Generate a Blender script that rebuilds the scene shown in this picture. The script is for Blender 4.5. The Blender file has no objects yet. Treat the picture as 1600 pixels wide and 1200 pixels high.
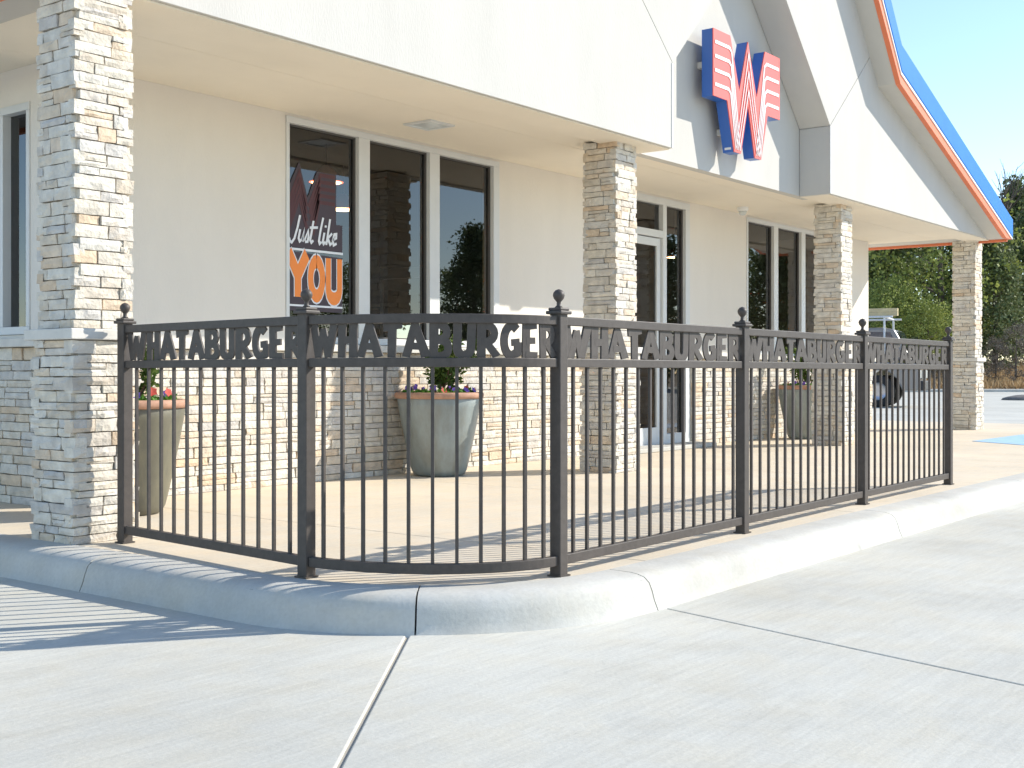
import bpy, bmesh, math, random
from mathutils import Vector, Matrix
R = math.radians
random.seed(7)
scene = bpy.context.scene
COL = scene.collection

# ------------------------------------------------------------------ camera
THETA = math.atan((2270 - 800) / 1900.0)
CS, SN = math.cos(THETA), math.sin(THETA)
cam_d = bpy.data.cameras.new('camera')
cam = bpy.data.objects.new('camera', cam_d); COL.objects.link(cam)
cam_d.sensor_width = 36.0
cam_d.lens = 36.0 * 1900 / 1600
cam_d.shift_y = -18 / 1600.0
cam_d.clip_start = 0.05
cam_d.clip_end = 3000
cam.location = (0, 0, 0.87)
# heading: forward = (CS, SN)
scene.camera = cam
cam.rotation_euler = (R(90), 0, math.atan2(SN, CS) - R(90))

# ------------------------------------------------------------------ world, sun, exposure
SUN_DIR = Vector((0.814, -0.581, 0.613 * 1.0)).normalized()      # towards the sun
sun_el = math.asin(SUN_DIR.z)
world = bpy.data.worlds.new('World'); scene.world = world; world.use_nodes = True
nt = world.node_tree
bg = nt.nodes['Background']
sky = nt.nodes.new('ShaderNodeTexSky')
sky.sky_type = 'NISHITA'
sky.sun_disc = False
sky.sun_elevation = sun_el
sky.sun_rotation = math.atan2(SUN_DIR.x, SUN_DIR.y)
sky.altitude = 150
sky.air_density = 1.0
sky.dust_density = 0.1
sky.ozone_density = 1.6
nt.links.new(sky.outputs[0], bg.inputs[0])
bg.inputs[1].default_value = 0.112
sl = bpy.data.lights.new('sun', 'SUN'); sl.energy = 3.0; sl.angle = R(0.55); sl.color = (1.0, 0.94, 0.84)
sun = bpy.data.objects.new('sun', sl); COL.objects.link(sun)
sun.rotation_euler = (-SUN_DIR).to_track_quat('-Z', 'Y').to_euler()
sun.location = (20, -15, 20)
scene.view_settings.view_transform = 'Standard'
scene.view_settings.look = 'None'
scene.view_settings.gamma = 1.0
scene.view_settings.use_curve_mapping = False
scene.view_settings.exposure = 1.12
scene.render.engine = 'CYCLES'
try:
    scene.cycles.max_bounces = 7
    scene.cycles.diffuse_bounces = 4
    scene.cycles.transparent_max_bounces = 8
except Exception:
    pass

# ------------------------------------------------------------------ helpers
class MB:
    def __init__(s): s.v = []; s.f = []
    def add(s, vs, fs):
        n = len(s.v); s.v += [tuple(p) for p in vs]; s.f += [tuple(i + n for i in f) for f in fs]; return s
    def box(s, x0, x1, y0, y1, z0, z1):
        return s.add([(x0,y0,z0),(x1,y0,z0),(x1,y1,z0),(x0,y1,z0),(x0,y0,z1),(x1,y0,z1),(x1,y1,z1),(x0,y1,z1)],
                     [(0,3,2,1),(4,5,6,7),(0,1,5,4),(1,2,6,5),(2,3,7,6),(3,0,4,7)])
    def prism(s, poly, fn, d0, d1):
        """poly: 2D points (counter clockwise), fn(a, b, d) -> 3D."""
        n = len(poly)
        vs = [fn(a, b, d0) for a, b in poly] + [fn(a, b, d1) for a, b in poly]
        fs = [tuple(range(n)), tuple(range(2 * n - 1, n - 1, -1))]
        fs += [(i, i + n, (i + 1) % n + n, (i + 1) % n) for i in range(n)]
        return s.add(vs, fs)
    def tube(s, pts, rad, n=8, cap=True):
        pts = [Vector(p) for p in pts]
        rings = []
        prev = None
        for i, p in enumerate(pts):
            d = (pts[min(i + 1, len(pts) - 1)] - pts[max(i - 1, 0)]).normalized()
            a = prev if prev is not None else (Vector((0, 0, 1)) if abs(d.z) < .9 else Vector((1, 0, 0)))
            u = (a - d * a.dot(d)).normalized(); w = d.cross(u); prev = u
            r = rad[i] if isinstance(rad, (list, tuple)) else rad
            rings.append([p + (u * math.cos(2*math.pi*k/n) + w * math.sin(2*math.pi*k/n)) * r for k in range(n)])
        b = len(s.v)
        for r_ in rings: s.v += [tuple(p) for p in r_]
        for i in range(len(rings) - 1):
            for k in range(n):
                k2 = (k + 1) % n
                s.f.append((b+i*n+k, b+i*n+k2, b+(i+1)*n+k2, b+(i+1)*n+k))
        if cap:
            s.f.append(tuple(b + k for k in range(n - 1, -1, -1)))
            s.f.append(tuple(b + (len(rings)-1)*n + k for k in range(n)))
        return s
    def lathe(s, prof, c, n=40, capb=True, capt=False):
        b = len(s.v)
        for r, z in prof:
            for k in range(n):
                a = 2 * math.pi * k / n
                s.v.append((c[0] + r*math.cos(a), c[1] + r*math.sin(a), c[2] + z))
        for i in range(len(prof) - 1):
            for k in range(n):
                k2 = (k + 1) % n
                s.f.append((b+i*n+k, b+i*n+k2, b+(i+1)*n+k2, b+(i+1)*n+k))
        if capb: s.f.append(tuple(b + k for k in range(n - 1, -1, -1)))
        if capt: s.f.append(tuple(b + (len(prof)-1)*n + k for k in range(n)))
        return s
    def mesh(s, name, mat=None, smooth=False, fix=False):
        me = bpy.data.meshes.new(name); me.from_pydata(s.v, [], s.f); me.update()
        if fix:
            bm = bmesh.new(); bm.from_mesh(me); bmesh.ops.recalc_face_normals(bm, faces=bm.faces); bm.to_mesh(me); bm.free()
        if mat: me.materials.append(mat)
        if smooth:
            me.polygons.foreach_set('use_smooth', [True] * len(me.polygons))
        return me

def link(name, me, parent=None, loc=None, mat4=None):
    o = bpy.data.objects.new(name, me); COL.objects.link(o)
    if parent: o.parent = parent
    if mat4 is not None: o.matrix_basis = mat4
    elif loc is not None: o.location = loc
    return o
def bevel(o, w, seg=2):
    m = o.modifiers.new('bevel', 'BEVEL'); m.width = w; m.segments = seg; m.limit_method = 'ANGLE'; m.angle_limit = R(40)
    return o
def part(name, mb, mat, parent=None, smooth=False, bev=0, fix=True):
    """mesh given in world coordinates; parent is an Empty/obj with a pure translation chain."""
    off = Vector((0, 0, 0)); p = parent
    while p is not None:
        off += p.location; p = p.parent
    if off.length > 0:
        mb.v = [(v[0]-off.x, v[1]-off.y, v[2]-off.z) for v in mb.v]
    o = link(name, mb.mesh(name, mat, smooth, fix), parent)
    if bev: bevel(o, bev)
    return o
def tag(o, label=None, cat=None, group=None, kind=None):
    if label: o['label'] = label
    if cat: o['category'] = cat
    if group: o['group'] = group
    if kind: o['kind'] = kind
    return o
def thing(name, loc, label, cat, group=None):
    o = bpy.data.objects.new(name, None); COL.objects.link(o); o.location = loc
    o.empty_display_size = .2
    return tag(o, label, cat, group)

# ------------------------------------------------------------------ materials
def new_mat(name):
    m = bpy.data.materials.new(name); m.use_nodes = True
    return m, m.node_tree, m.node_tree.nodes['Principled BSDF']
def mat(name, col, rough=.6, metal=0, var=.0, vscale=3.0, bump=0, bscale=40, spec=.5, coat=0, stretch=(1,1,1), hue=None, detail=6):
    m, t, p = new_mat(name)
    p.inputs['Roughness'].default_value = rough
    p.inputs['Metallic'].default_value = metal
    p.inputs['Specular IOR Level'].default_value = spec
    p.inputs['Coat Weight'].default_value = coat
    p.inputs['Base Color'].default_value = (*col, 1)
    tc = None
    if var or bump:
        tc = t.nodes.new('ShaderNodeTexCoord'); mp = t.nodes.new('ShaderNodeMapping')
        mp.inputs['Scale'].default_value = stretch
        t.links.new(tc.outputs['Object'], mp.inputs[0])
    if var:
        n = t.nodes.new('ShaderNodeTexNoise'); n.inputs['Scale'].default_value = vscale; n.inputs['Detail'].default_value = detail
        n.inputs['Roughness'].default_value = .62
        t.links.new(mp.outputs[0], n.inputs['Vector'])
        r = t.nodes.new('ShaderNodeValToRGB')
        lo = [max(0, c * (1 - var)) for c in col]; hi = [min(1, c * (1 + var)) for c in col]
        if hue: lo = [a * b for a, b in zip(lo, hue)]
        r.color_ramp.elements[0].position = .3; r.color_ramp.elements[0].color = (*lo, 1)
        r.color_ramp.elements[1].position = .7; r.color_ramp.elements[1].color = (*hi, 1)
        t.links.new(n.outputs[0], r.inputs[0]); t.links.new(r.outputs[0], p.inputs['Base Color'])
    if bump:
        n2 = t.nodes.new('ShaderNodeTexNoise'); n2.inputs['Scale'].default_value = bscale; n2.inputs['Detail'].default_value = 4
        t.links.new(mp.outputs[0], n2.inputs['Vector'])
        b = t.nodes.new('ShaderNodeBump'); b.inputs['Strength'].default_value = bump; b.inputs['Distance'].default_value = .01
        t.links.new(n2.outputs[0], b.inputs['Height']); t.links.new(b.outputs[0], p.inputs['Normal'])
    return m

def stone_mat():
    m, t, p = new_mat('ledge_stone')
    oi = t.nodes.new('ShaderNodeObjectInfo'); ge = t.nodes.new('ShaderNodeNewGeometry')
    ad = t.nodes.new('ShaderNodeMath'); ad.operation = 'ADD'
    t.links.new(oi.outputs['Random'], ad.inputs[0]); t.links.new(ge.outputs['Random Per Island'], ad.inputs[1])
    fr = t.nodes.new('ShaderNodeMath'); fr.operation = 'FRACT'; t.links.new(ad.outputs[0], fr.inputs[0])
    r = t.nodes.new('ShaderNodeValToRGB'); cr = r.color_ramp; cr.interpolation = 'LINEAR'
    cols = [(0,(.72,.65,.53)),(.13,(.65,.615,.55)),(.28,(.74,.685,.585)),(.42,(.61,.54,.44)),(.54,(.70,.66,.585)),
            (.66,(.56,.53,.49)),(.76,(.67,.575,.45)),(.87,(.68,.525,.37)),(.94,(.76,.71,.62)),(1,(.59,.545,.49))]
    cr.elements[0].position = 0; cr.elements[0].color = (*cols[0][1], 1)
    cr.elements[1].position = 1; cr.elements[1].color = (*cols[-1][1], 1)
    for ps, c in cols[1:-1]:
        e = cr.elements.new(ps); e.color = (*c, 1)
    t.links.new(fr.outputs[0], r.inputs[0])
    gp = ge.outputs['Position']
    n = t.nodes.new('ShaderNodeTexNoise'); n.inputs['Scale'].default_value = 14; n.inputs['Detail'].default_value = 7
    t.links.new(gp, n.inputs['Vector'])
    mr = t.nodes.new('ShaderNodeMapRange'); mr.inputs[1].default_value = .3; mr.inputs[2].default_value = .72
    mr.inputs[3].default_value = .80; mr.inputs[4].default_value = 1.14
    t.links.new(n.outputs[0], mr.inputs[0])
    mx = t.nodes.new('ShaderNodeMix'); mx.data_type = 'RGBA'; mx.blend_type = 'MULTIPLY'; mx.inputs[0].default_value = 1
    t.links.new(r.outputs[0], mx.inputs[6]); t.links.new(mr.outputs[0], mx.inputs[7])
    # rust-coloured veining
    n3 = t.nodes.new('ShaderNodeTexNoise'); n3.inputs['Scale'].default_value = 6; n3.inputs['Detail'].default_value = 3
    t.links.new(gp, n3.inputs['Vector'])
    r3 = t.nodes.new('ShaderNodeValToRGB'); r3.color_ramp.elements[0].position = .58; r3.color_ramp.elements[0].color = (0,0,0,1)
    r3.color_ramp.elements[1].position = .74; r3.color_ramp.elements[1].color = (.28,.28,.28,1)
    t.links.new(n3.outputs[0], r3.inputs[0])
    mx2 = t.nodes.new('ShaderNodeMix'); mx2.data_type = 'RGBA'; mx2.inputs[7].default_value = (.58,.40,.24,1)
    t.links.new(r3.outputs[0], mx2.inputs[0]); t.links.new(mx.outputs[2], mx2.inputs[6])
    t.links.new(mx2.outputs[2], p.inputs['Base Color'])
    p.inputs['Roughness'].default_value = .85
    n2 = t.nodes.new('ShaderNodeTexNoise'); n2.inputs['Scale'].default_value = 45; n2.inputs['Detail'].default_value = 5
    t.links.new(gp, n2.inputs['Vector'])
    b = t.nodes.new('ShaderNodeBump'); b.inputs['Strength'].default_value = .7; b.inputs['Distance'].default_value = .012
    t.links.new(n2.outputs[0], b.inputs['Height']); t.links.new(b.outputs[0], p.inputs['Normal'])
    return m

def concrete_mat(name, col, stain=.12, broom=(1, 14, 1), bump=.25, warm=(1, .97, .92)):
    m, t, p = new_mat(name)
    ge = t.nodes.new('ShaderNodeNewGeometry')
    def noise(sc, det, vec, rough=.6):
        n = t.nodes.new('ShaderNodeTexNoise'); n.inputs['Scale'].default_value = sc; n.inputs['Detail'].default_value = det
        n.inputs['Roughness'].default_value = rough
        t.links.new(vec, n.inputs['Vector']); return n.outputs[0]
    mp = t.nodes.new('ShaderNodeMapping'); mp.inputs['Scale'].default_value = broom; mp.inputs['Rotation'].default_value = (0, 0, R(8))
    t.links.new(ge.outputs['Position'], mp.inputs[0])
    big = noise(.55, 6, ge.outputs['Position'], .65); fine = noise(60, 3, ge.outputs['Position']); streak = noise(3.0, 5, mp.outputs[0], .7)
    def rng(o, a, b, lo, hi):
        r = t.nodes.new('ShaderNodeMapRange'); r.inputs[1].default_value = a; r.inputs[2].default_value = b
        r.inputs[3].default_value = lo; r.inputs[4].default_value = hi; t.links.new(o, r.inputs[0]); return r.outputs[0]
    def mul(a, b):
        k = t.nodes.new('ShaderNodeMath'); k.operation = 'MULTIPLY'; t.links.new(a, k.inputs[0]); t.links.new(b, k.inputs[1]); return k.outputs[0]
    v = mul(mul(rng(big, .3, .7, 1 - stain, 1 + stain * .6), rng(streak, .25, .75, 1 - stain * .7, 1 + stain * .5)), rng(fine, .3, .7, .95, 1.05))
    vo = t.nodes.new('ShaderNodeTexVoronoi'); vo.inputs['Scale'].default_value = 1.15; t.links.new(ge.outputs['Position'], vo.inputs['Vector'])
    v = mul(v, rng(vo.outputs['Distance'], .018, .045, .72, 1.0))
    pat_ = noise(1.7, 5, ge.outputs['Position'], .7); v = mul(v, rng(pat_, .34, .48, .93, 1.0))
    mid = noise(4.5, 4, ge.outputs['Position'])
    wm = t.nodes.new('ShaderNodeMix'); wm.data_type = 'RGBA'; wm.inputs[6].default_value = (*col, 1)
    wm.inputs[7].default_value = (col[0]*warm[0], col[1]*warm[1], col[2]*warm[2], 1)
    t.links.new(rng(mid, .4, .7, 0, 1), wm.inputs[0])
    mx = t.nodes.new('ShaderNodeMix'); mx.data_type = 'RGBA'; mx.blend_type = 'MULTIPLY'; mx.inputs[0].default_value = 1
    t.links.new(wm.outputs[2], mx.inputs[6]); t.links.new(v, mx.inputs[7])
    t.links.new(mx.outputs[2], p.inputs['Base Color'])
    p.inputs['Roughness'].default_value = .8
    p.inputs['Specular IOR Level'].default_value = .3
    b = t.nodes.new('ShaderNodeBump'); b.inputs['Strength'].default_value = bump; b.inputs['Distance'].default_value = .004
    ad = t.nodes.new('ShaderNodeMath'); ad.operation = 'ADD'; t.links.new(streak, ad.inputs[0]); t.links.new(fine, ad.inputs[1])
    t.links.new(ad.outputs[0], b.inputs['Height']); t.links.new(b.outputs[0], p.inputs['Normal'])
    return m

def glass_mat(name, tint=(.40,.42,.42), refl=1.0):
    m, t, p = new_mat(name)
    t.nodes.remove(p)
    out = t.nodes['Material Output']
    tr = t.nodes.new('ShaderNodeBsdfTransparent'); tr.inputs[0].default_value = (*tint, 1)
    gl = t.nodes.new('ShaderNodeBsdfGlossy'); gl.inputs['Roughness'].default_value = .0; gl.inputs[0].default_value = (.95,.97,1,1)
    fz = t.nodes.new('ShaderNodeFresnel'); fz.inputs['IOR'].default_value = 1.75
    mx = t.nodes.new('ShaderNodeMixShader')
    t.links.new(fz.outputs[0], mx.inputs[0]); t.links.new(tr.outputs[0], mx.inputs[1]); t.links.new(gl.outputs[0], mx.inputs[2])
    t.links.new(mx.outputs[0], out.inputs[0])
    return m

def leaf_mat(name, c0, c1, trans=.3):
    m, t, p = new_mat(name)
    ge = t.nodes.new('ShaderNodeNewGeometry'); r = t.nodes.new('ShaderNodeValToRGB')
    r.color_ramp.elements[0].color = (*c0, 1); r.color_ramp.elements[1].color = (*c1, 1)
    t.links.new(ge.outputs['Random Per Island'], r.inputs[0])
    t.links.new(r.outputs[0], p.inputs['Base Color']); p.inputs['Roughness'].default_value = .6
    p.inputs['Specular IOR Level'].default_value = .25
    tl = t.nodes.new('ShaderNodeBsdfTranslucent'); t.links.new(r.outputs[0], tl.inputs[0])
    mx = t.nodes.new('ShaderNodeMixShader'); mx.inputs[0].default_value = trans
    out = t.nodes['Material Output']
    t.links.new(p.outputs[0], mx.inputs[1]); t.links.new(tl.outputs[0], mx.inputs[2]); t.links.new(mx.outputs[0], out.inputs[0])
    return m
def emit_mat(name, col, s):
    m, t, p = new_mat(name)
    p.inputs['Base Color'].default_value = (*col, 1)
    p.inputs['Emission Color'].default_value = (*col, 1); p.inputs['Emission Strength'].default_value = s
    return m

M = {}
M['stone'] = stone_mat()
M['mortar'] = mat('mortar', (.62,.565,.48), .95, var=.2, vscale=12)
M['cap'] = mat('cast_stone_cap', (.66,.63,.57), .8, var=.1, vscale=8, bump=.2, bscale=60)
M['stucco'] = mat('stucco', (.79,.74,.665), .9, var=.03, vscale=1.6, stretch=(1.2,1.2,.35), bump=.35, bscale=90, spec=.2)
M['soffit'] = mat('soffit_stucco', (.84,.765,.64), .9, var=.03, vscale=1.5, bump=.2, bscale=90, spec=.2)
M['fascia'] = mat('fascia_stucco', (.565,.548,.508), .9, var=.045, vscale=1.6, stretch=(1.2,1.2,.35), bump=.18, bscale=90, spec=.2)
M['road'] = concrete_mat('road_concrete', (.565,.555,.495), .15)
M['curb'] = concrete_mat('curb_concrete', (.55,.54,.495), .17, broom=(1,1,1), bump=.28)
M['patio'] = concrete_mat('patio_concrete', (.67,.59,.465), .12, warm=(1.05,1,.93))
M['joint'] = mat('joint_filler', (.20,.19,.17), .95)
M['sealant'] = mat('joint_sealant', (.40,.37,.31), .7)
M['metal'] = mat('bronze_black_metal', (.082,.070,.062), .5, var=.15, vscale=25, bump=.05, bscale=120, spec=.3)
M['alu'] = mat('painted_aluminium', (.68,.69,.68), .45, spec=.5, var=.03, vscale=6)
M['alu_dark'] = mat('dark_gasket', (.09,.085,.08), .6)
M['glass'] = glass_mat('window_glass')
M['blue'] = mat('blue_roof_metal', (.02,.20,.62), .6, var=.05, vscale=4, spec=.2)
M['orange'] = mat('orange_trim_paint', (.76,.20,.085), .5, var=.05, vscale=4)
M['white'] = mat('white_paint', (.80,.80,.78), .5)
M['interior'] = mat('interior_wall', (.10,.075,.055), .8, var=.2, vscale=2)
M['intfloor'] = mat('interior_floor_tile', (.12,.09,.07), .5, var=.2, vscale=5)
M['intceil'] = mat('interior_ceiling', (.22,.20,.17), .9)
M['booth'] = mat('booth_vinyl', (.28,.07,.03), .5, var=.1)
M['tabletop'] = mat('table_laminate', (.5,.36,.2), .4, var=.1)
M['glaze'] = mat('blue_grey_glaze', (.24,.285,.29), .35, var=.3, vscale=5, hue=(1.1,.95,.8), spec=.6, bump=.08, bscale=25, stretch=(1,1,.45))
M['glaze_olive'] = mat('olive_glaze', (.14,.13,.09), .45, var=.3, vscale=5, hue=(.9,.95,1.1), spec=.5, bump=.08, bscale=25, stretch=(1,1,.45))
M['terracotta'] = mat('terracotta_rim', (.43,.245,.165), .75, var=.2, vscale=14, bump=.15)
M['soil'] = mat('soil', (.07,.05,.035), 1, var=.4, vscale=20, bump=.6)
M['leaf'] = leaf_mat('shrub_leaf', (.05,.10,.02), (.16,.22,.05))
M['twig'] = mat('twig', (.16,.09,.055), .9, var=.2, vscale=30)
M['redflower'] = leaf_mat('red_petal', (.62,.07,.05), (.75,.16,.12), .35)
M['purple'] = leaf_mat('purple_petal', (.14,.06,.42), (.26,.16,.60), .3)
M['paleflower'] = leaf_mat('pale_petal', (.62,.52,.50), (.72,.64,.52), .3)
M['pansyleaf'] = leaf_mat('pansy_leaf', (.06,.17,.02), (.18,.36,.06), .3)
M['cedar'] = leaf_mat('cedar_foliage', (.09,.125,.05), (.25,.29,.13), .2)
M['oak'] = leaf_mat('oak_foliage', (.15,.19,.045), (.40,.44,.12), .3)
M['scrub'] = leaf_mat('winter_scrub', (.11,.095,.08), (.23,.20,.16), .2)
M['bark'] = mat('bark', (.12,.095,.075), .95, var=.3, vscale=8, bump=.5, bscale=15)
M['drygrass'] = leaf_mat('dry_grass', (.36,.24,.12), (.55,.40,.22), .3)
M['earth'] = mat('earth_ground', (.36,.26,.15), 1, var=.3, vscale=.8, bump=.4, bscale=6)
M['mulch'] = mat('dark_mulch', (.16,.15,.14), 1, var=.3, vscale=6, bump=.6)
M['signblue'] = mat('sign_blue', (.035,.13,.46), .35, spec=.5)
M['signred'] = mat('sign_red', (.74,.13,.095), .35, spec=.5)
M['signwhite'] = mat('sign_white', (.82,.80,.78), .35, spec=.5)
M['adablue'] = mat('pavement_blue_paint', (.34,.53,.74), .7, var=.15, vscale=6)
M['truckpaint'] = mat('grey_truck_paint', (.24,.23,.215), .3, coat=.5)
M['tyre'] = mat('tyre_rubber', (.025,.025,.025), .85)
M['chrome'] = mat('steel_rim', (.45,.45,.45), .3, metal=.8)
M['carglass'] = mat('car_glass', (.02,.03,.06), .05, spec=1.0, coat=1)
M['black'] = mat('black_plastic', (.03,.03,.03), .6)
M['lumber'] = mat('pine_lumber', (.62,.50,.28), .8, var=.15, vscale=6)
M['film'] = mat('dark_window_film', (.055,.035,.045), .5)
M['maroon'] = mat('maroon_window_film', (.085,.022,.025), .5)
M['decalorange'] = mat('orange_decal', (.95,.27,.04), .5)
M['decalwhite'] = mat('white_decal', (.80,.82,.85), .5)
M['lightlens'] = mat('light_lens', (.62,.66,.66), .25, spec=.6)
M['warmlamp'] = emit_mat('lamp_glow', (1.0,.74,.38), 9.0)

# ------------------------------------------------------------------ dimensions
XC = 11.245                    # middle of the gable
YW = 7.20                      # front wall plane
YF = 5.53                      # fascia plane
YR = 5.90                      # recess wall plane
YK = 5.25                      # rake front plane
ZS = 2.90                      # soffit
XE, XRW = 4.40, 18.38          # end walls of the building
EAVE_R = 19.08; EAVE_L = 2 * XC - EAVE_R
ZROAD = -.15

# ------------------------------------------------------------------ ground, road, patio, curb
g = MB(); g.add([(-700,-700,-.30),(900,-700,-.30),(900,900,-.30),(-700,900,-.30)], [(0,1,2,3)])
tag(part('ground', g, M['earth'], fix=False), kind='structure')
g = MB(); g.add([(-45,-70,-.19),(76,-70,-.19),(76,80,-.19),(-45,80,-.19)], [(0,1,2,3)])
road = tag(part('road', g, M['joint'], fix=False), kind='structure')

def clip(poly, px, py, nx, ny, off=0):
    out = []
    n = len(poly)
    for i in range(n):
        a, b = poly[i], poly[(i+1) % n]
        da = (a[0]-px)*nx + (a[1]-py)*ny - off; db = (b[0]-px)*nx + (b[1]-py)*ny - off
        if da >= 0: out.append(a)
        if (da >= 0) != (db >= 0):
            k = da / (da - db); out.append((a[0]+(b[0]-a[0])*k, a[1]+(b[1]-a[1])*k))
    return out
I = (4.98, 4.30)
dA = Vector((-1.304,-.952)).normalized(); dB = Vector((-.408,-1.588)).normalized(); dC = Vector((.4,1)).normalized()
big = [(-45,-70),(76,-70),(76,80),(-45,80)]
def left(d): return (-d.y, d.x)
def sector(d0, d1, g0, g1):
    p = clip(big, I[0], I[1], *left(d0), g0)
    n1 = left(d1); return clip(p, I[0], I[1], -n1[0], -n1[1], g1)
for poly in (sector(dC, dA, .01, .007), sector(dA, dB, .007, .004), sector(dB, dC, .004, .01)):
    mb = MB(); mb.prism(poly, lambda a, b, d: (a, b, d), -.18, ZROAD)
    bevel(part('slab', mb, M['road'], road), .006, 2)
# pale sealant lying in the wide joint
q = Vector((-dA.y, dA.x)) * .006
mb = MB(); c0 = Vector(I) + dA * .2; c1 = Vector(I) + dA * 22
q2 = q * 1.1
mb.prism([tuple(c0-q2), tuple(c1-q2), tuple(c1+q2), tuple(c0+q2)], lambda a, b, d: (a, b, d), -.186, -.158)
part('joint_sealant', mb, M['sealant'], road)

# curb path (outer foot line), left side coming towards the camera, round the corner, then along +X
CX, CY, CR = 4.50, 3.95, 1.26
path = [(CX - CR, 30.0)]
y = 30.0
pts = []
for yy in [30, 20, 14, 10, 8, 7, 6.3, 5.6, 5.05]: pts.append((CX-CR, yy, -1, 0))
for yy in [4.6, 4.2]: pts.append((CX-CR, yy, -1, 0))
for k in range(0, 25):
    a = math.pi + (math.pi/2) * k / 24
    pts.append((CX + CR*math.cos(a), CY + CR*math.sin(a), math.cos(a), math.sin(a)))
for xx in [4.9, 5.4, 6, 6.6, 7.2, 7.42, 8.2, 9.2, 10.3, 11.5, 13, 15, 17, 19, 21.6]: pts.append((xx, CY-CR, 0, -1))
prof = [(-.02,-.17),(0,-.15),(.018,-.11),(.03,-.07),(.045,-.035),(.07,-.013),(.105,-.003),(.14,.001),(.25,.003),(.25,-.17)]
curb = bpy.data.objects.new('curb', None); COL.objects.link(curb); tag(curb, kind='structure')
def sweep(seg):
    mb = MB(); n = len(prof)
    for (x, y, nx, ny) in seg:
        for s, z in prof: mb.v.append((x - nx*s, y - ny*s, z))
    for i in range(len(seg)-1):
        for k in range(n-1):
            mb.f.append((i*n+k, i*n+k+1, (i+1)*n+k+1, (i+1)*n+k))
    mb.f.append(tuple(range(n))); mb.f.append(tuple(len(mb.v)-1-k for k in range(n)))
    return mb
# cut at the joints seen in the photo
def cut_param(fn): return min(range(len(pts)), key=lambda i: fn(pts[i]))
cuts = [0, 3, 5, 8, cut_param(lambda p: abs(p[0]-3.52)+abs(p[1]-3.20)), cut_param(lambda p: abs(p[0]-4.5)+abs(p[1]-2.69)),
        pts.index(next(p for p in pts if p[0] == 7.42)), pts.index(next(p for p in pts if p[0] == 10.3)), pts.index(next(p for p in pts if p[0] == 15)), len(pts)-1]
def lerp(p, q, d):
    L = math.hypot(q[0]-p[0], q[1]-p[1]); k = d / L
    return tuple(p[i] + (q[i]-p[i])*k for i in range(4))
for a, b in zip(cuts[:-1], cuts[1:]):
    seg = pts[a:b+1]
    seg = [lerp(seg[0], seg[1], .004)] + seg[1:-1] + [lerp(seg[-1], seg[-2], .004)]
    o = part('curb_segment', sweep(seg), M['curb'], curb, smooth=True); o.data.set_sharp_from_angle(angle=R(50))
# patio slabs inside the curb, cut by control joints
inner = [(p[0]-p[2]*.256, p[1]-p[3]*.256) for p in pts]
pat = bpy.data.objects.new('patio', None); COL.objects.link(pat); tag(pat, kind='structure')
bed = MB(); bed.prism([(3.3,29.9),(3.3,3.9),(4.45,2.75),(21.5,2.75),(21.5,29.9)], lambda a, b, d: (a, b, d), -.16, -.022)
part('patio_bed', bed, M['joint'], pat)
outline = inner + [(21.6, 30.0)]
xs = [0, 4.82, 7.3, 9.8, 12.3, 14.8, 17.3, 19.4, 40]
for x0, x1 in zip(xs[:-1], xs[1:]):
    poly = clip(clip(outline, x0, 0, 1, 0, .003), x1, 0, -1, 0, .003)
    for y0, y1 in ((0, 8.0), (8.0, 31)):
        pp = clip(clip(poly, 0, y0, 0, 1, .003), 0, y1, 0, -1, .003)
        if len(pp) < 3: continue
        mb = MB(); mb.prism(pp, lambda a, b, d: (a, b, d), -.02, 0.0)
        bevel(part('slab', mb, M['patio'], pat), .004, 2)
mb = MB(); mb.prism([(15.2,4.02),(18.6,3.98),(18.9,4.72),(15.7,4.80)], lambda a, b, d: (a, b, d), .002, .005)
part('painted_marking', mb, M['adablue'], pat)

# ------------------------------------------------------------------ stones
SV = []
def make_stone_mesh(i):
    rnd = random.Random(100 + i)
    nx, nz = 4, 3
    mb = MB(); idx = {}
    for a in range(nx):
        for c in range(nz):
            u, w = a/(nx-1), c/(nz-1)
            edge = a in (0, nx-1) or c in (0, nz-1)
            uu = u + (0 if a in (0, nx-1) else rnd.uniform(-.08,.08))
            ww = w + (0 if c in (0, nz-1) else rnd.uniform(-.12,.12))
            if a in (0, nx-1): uu += (1 if a == 0 else -1) * rnd.uniform(0, .03)
            if c in (0, nz-1): ww += (1 if c == 0 else -1) * rnd.uniform(0, .06)
            d = rnd.uniform(.06,.18) if edge else rnd.uniform(0,.12)
            idx[a, c] = len(mb.v); mb.v.append((uu, d, ww))
    for a in range(nx-1):
        for c in range(nz-1):
            mb.f.append((idx[a,c], idx[a+1,c], idx[a+1,c+1], idx[a,c+1]))
    ring = [(a,0) for a in range(nx)] + [(nx-1,c) for c in range(1,nz)] + [(a,nz-1) for a in range(nx-2,-1,-1)] + [(0,c) for c in range(nz-2,0,-1)]
    b = len(mb.v)
    for a, c in ring:
        x, _, z = mb.v[idx[a,c]]; mb.v.append((x, 1, z))
    n = len(ring)
    for k in range(n):
        k2 = (k+1) % n
        mb.f.append((idx[ring[k]], b+k, b+k2, idx[ring[k2]]))
    return mb.mesh('stone', M['stone'], fix=True)
SV = [make_stone_mesh(i) for i in range(28)]
SVV = [([tuple(v.co) for v in m.vertices], [tuple(p.vertices) for p in m.polygons]) for m in SV]
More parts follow.
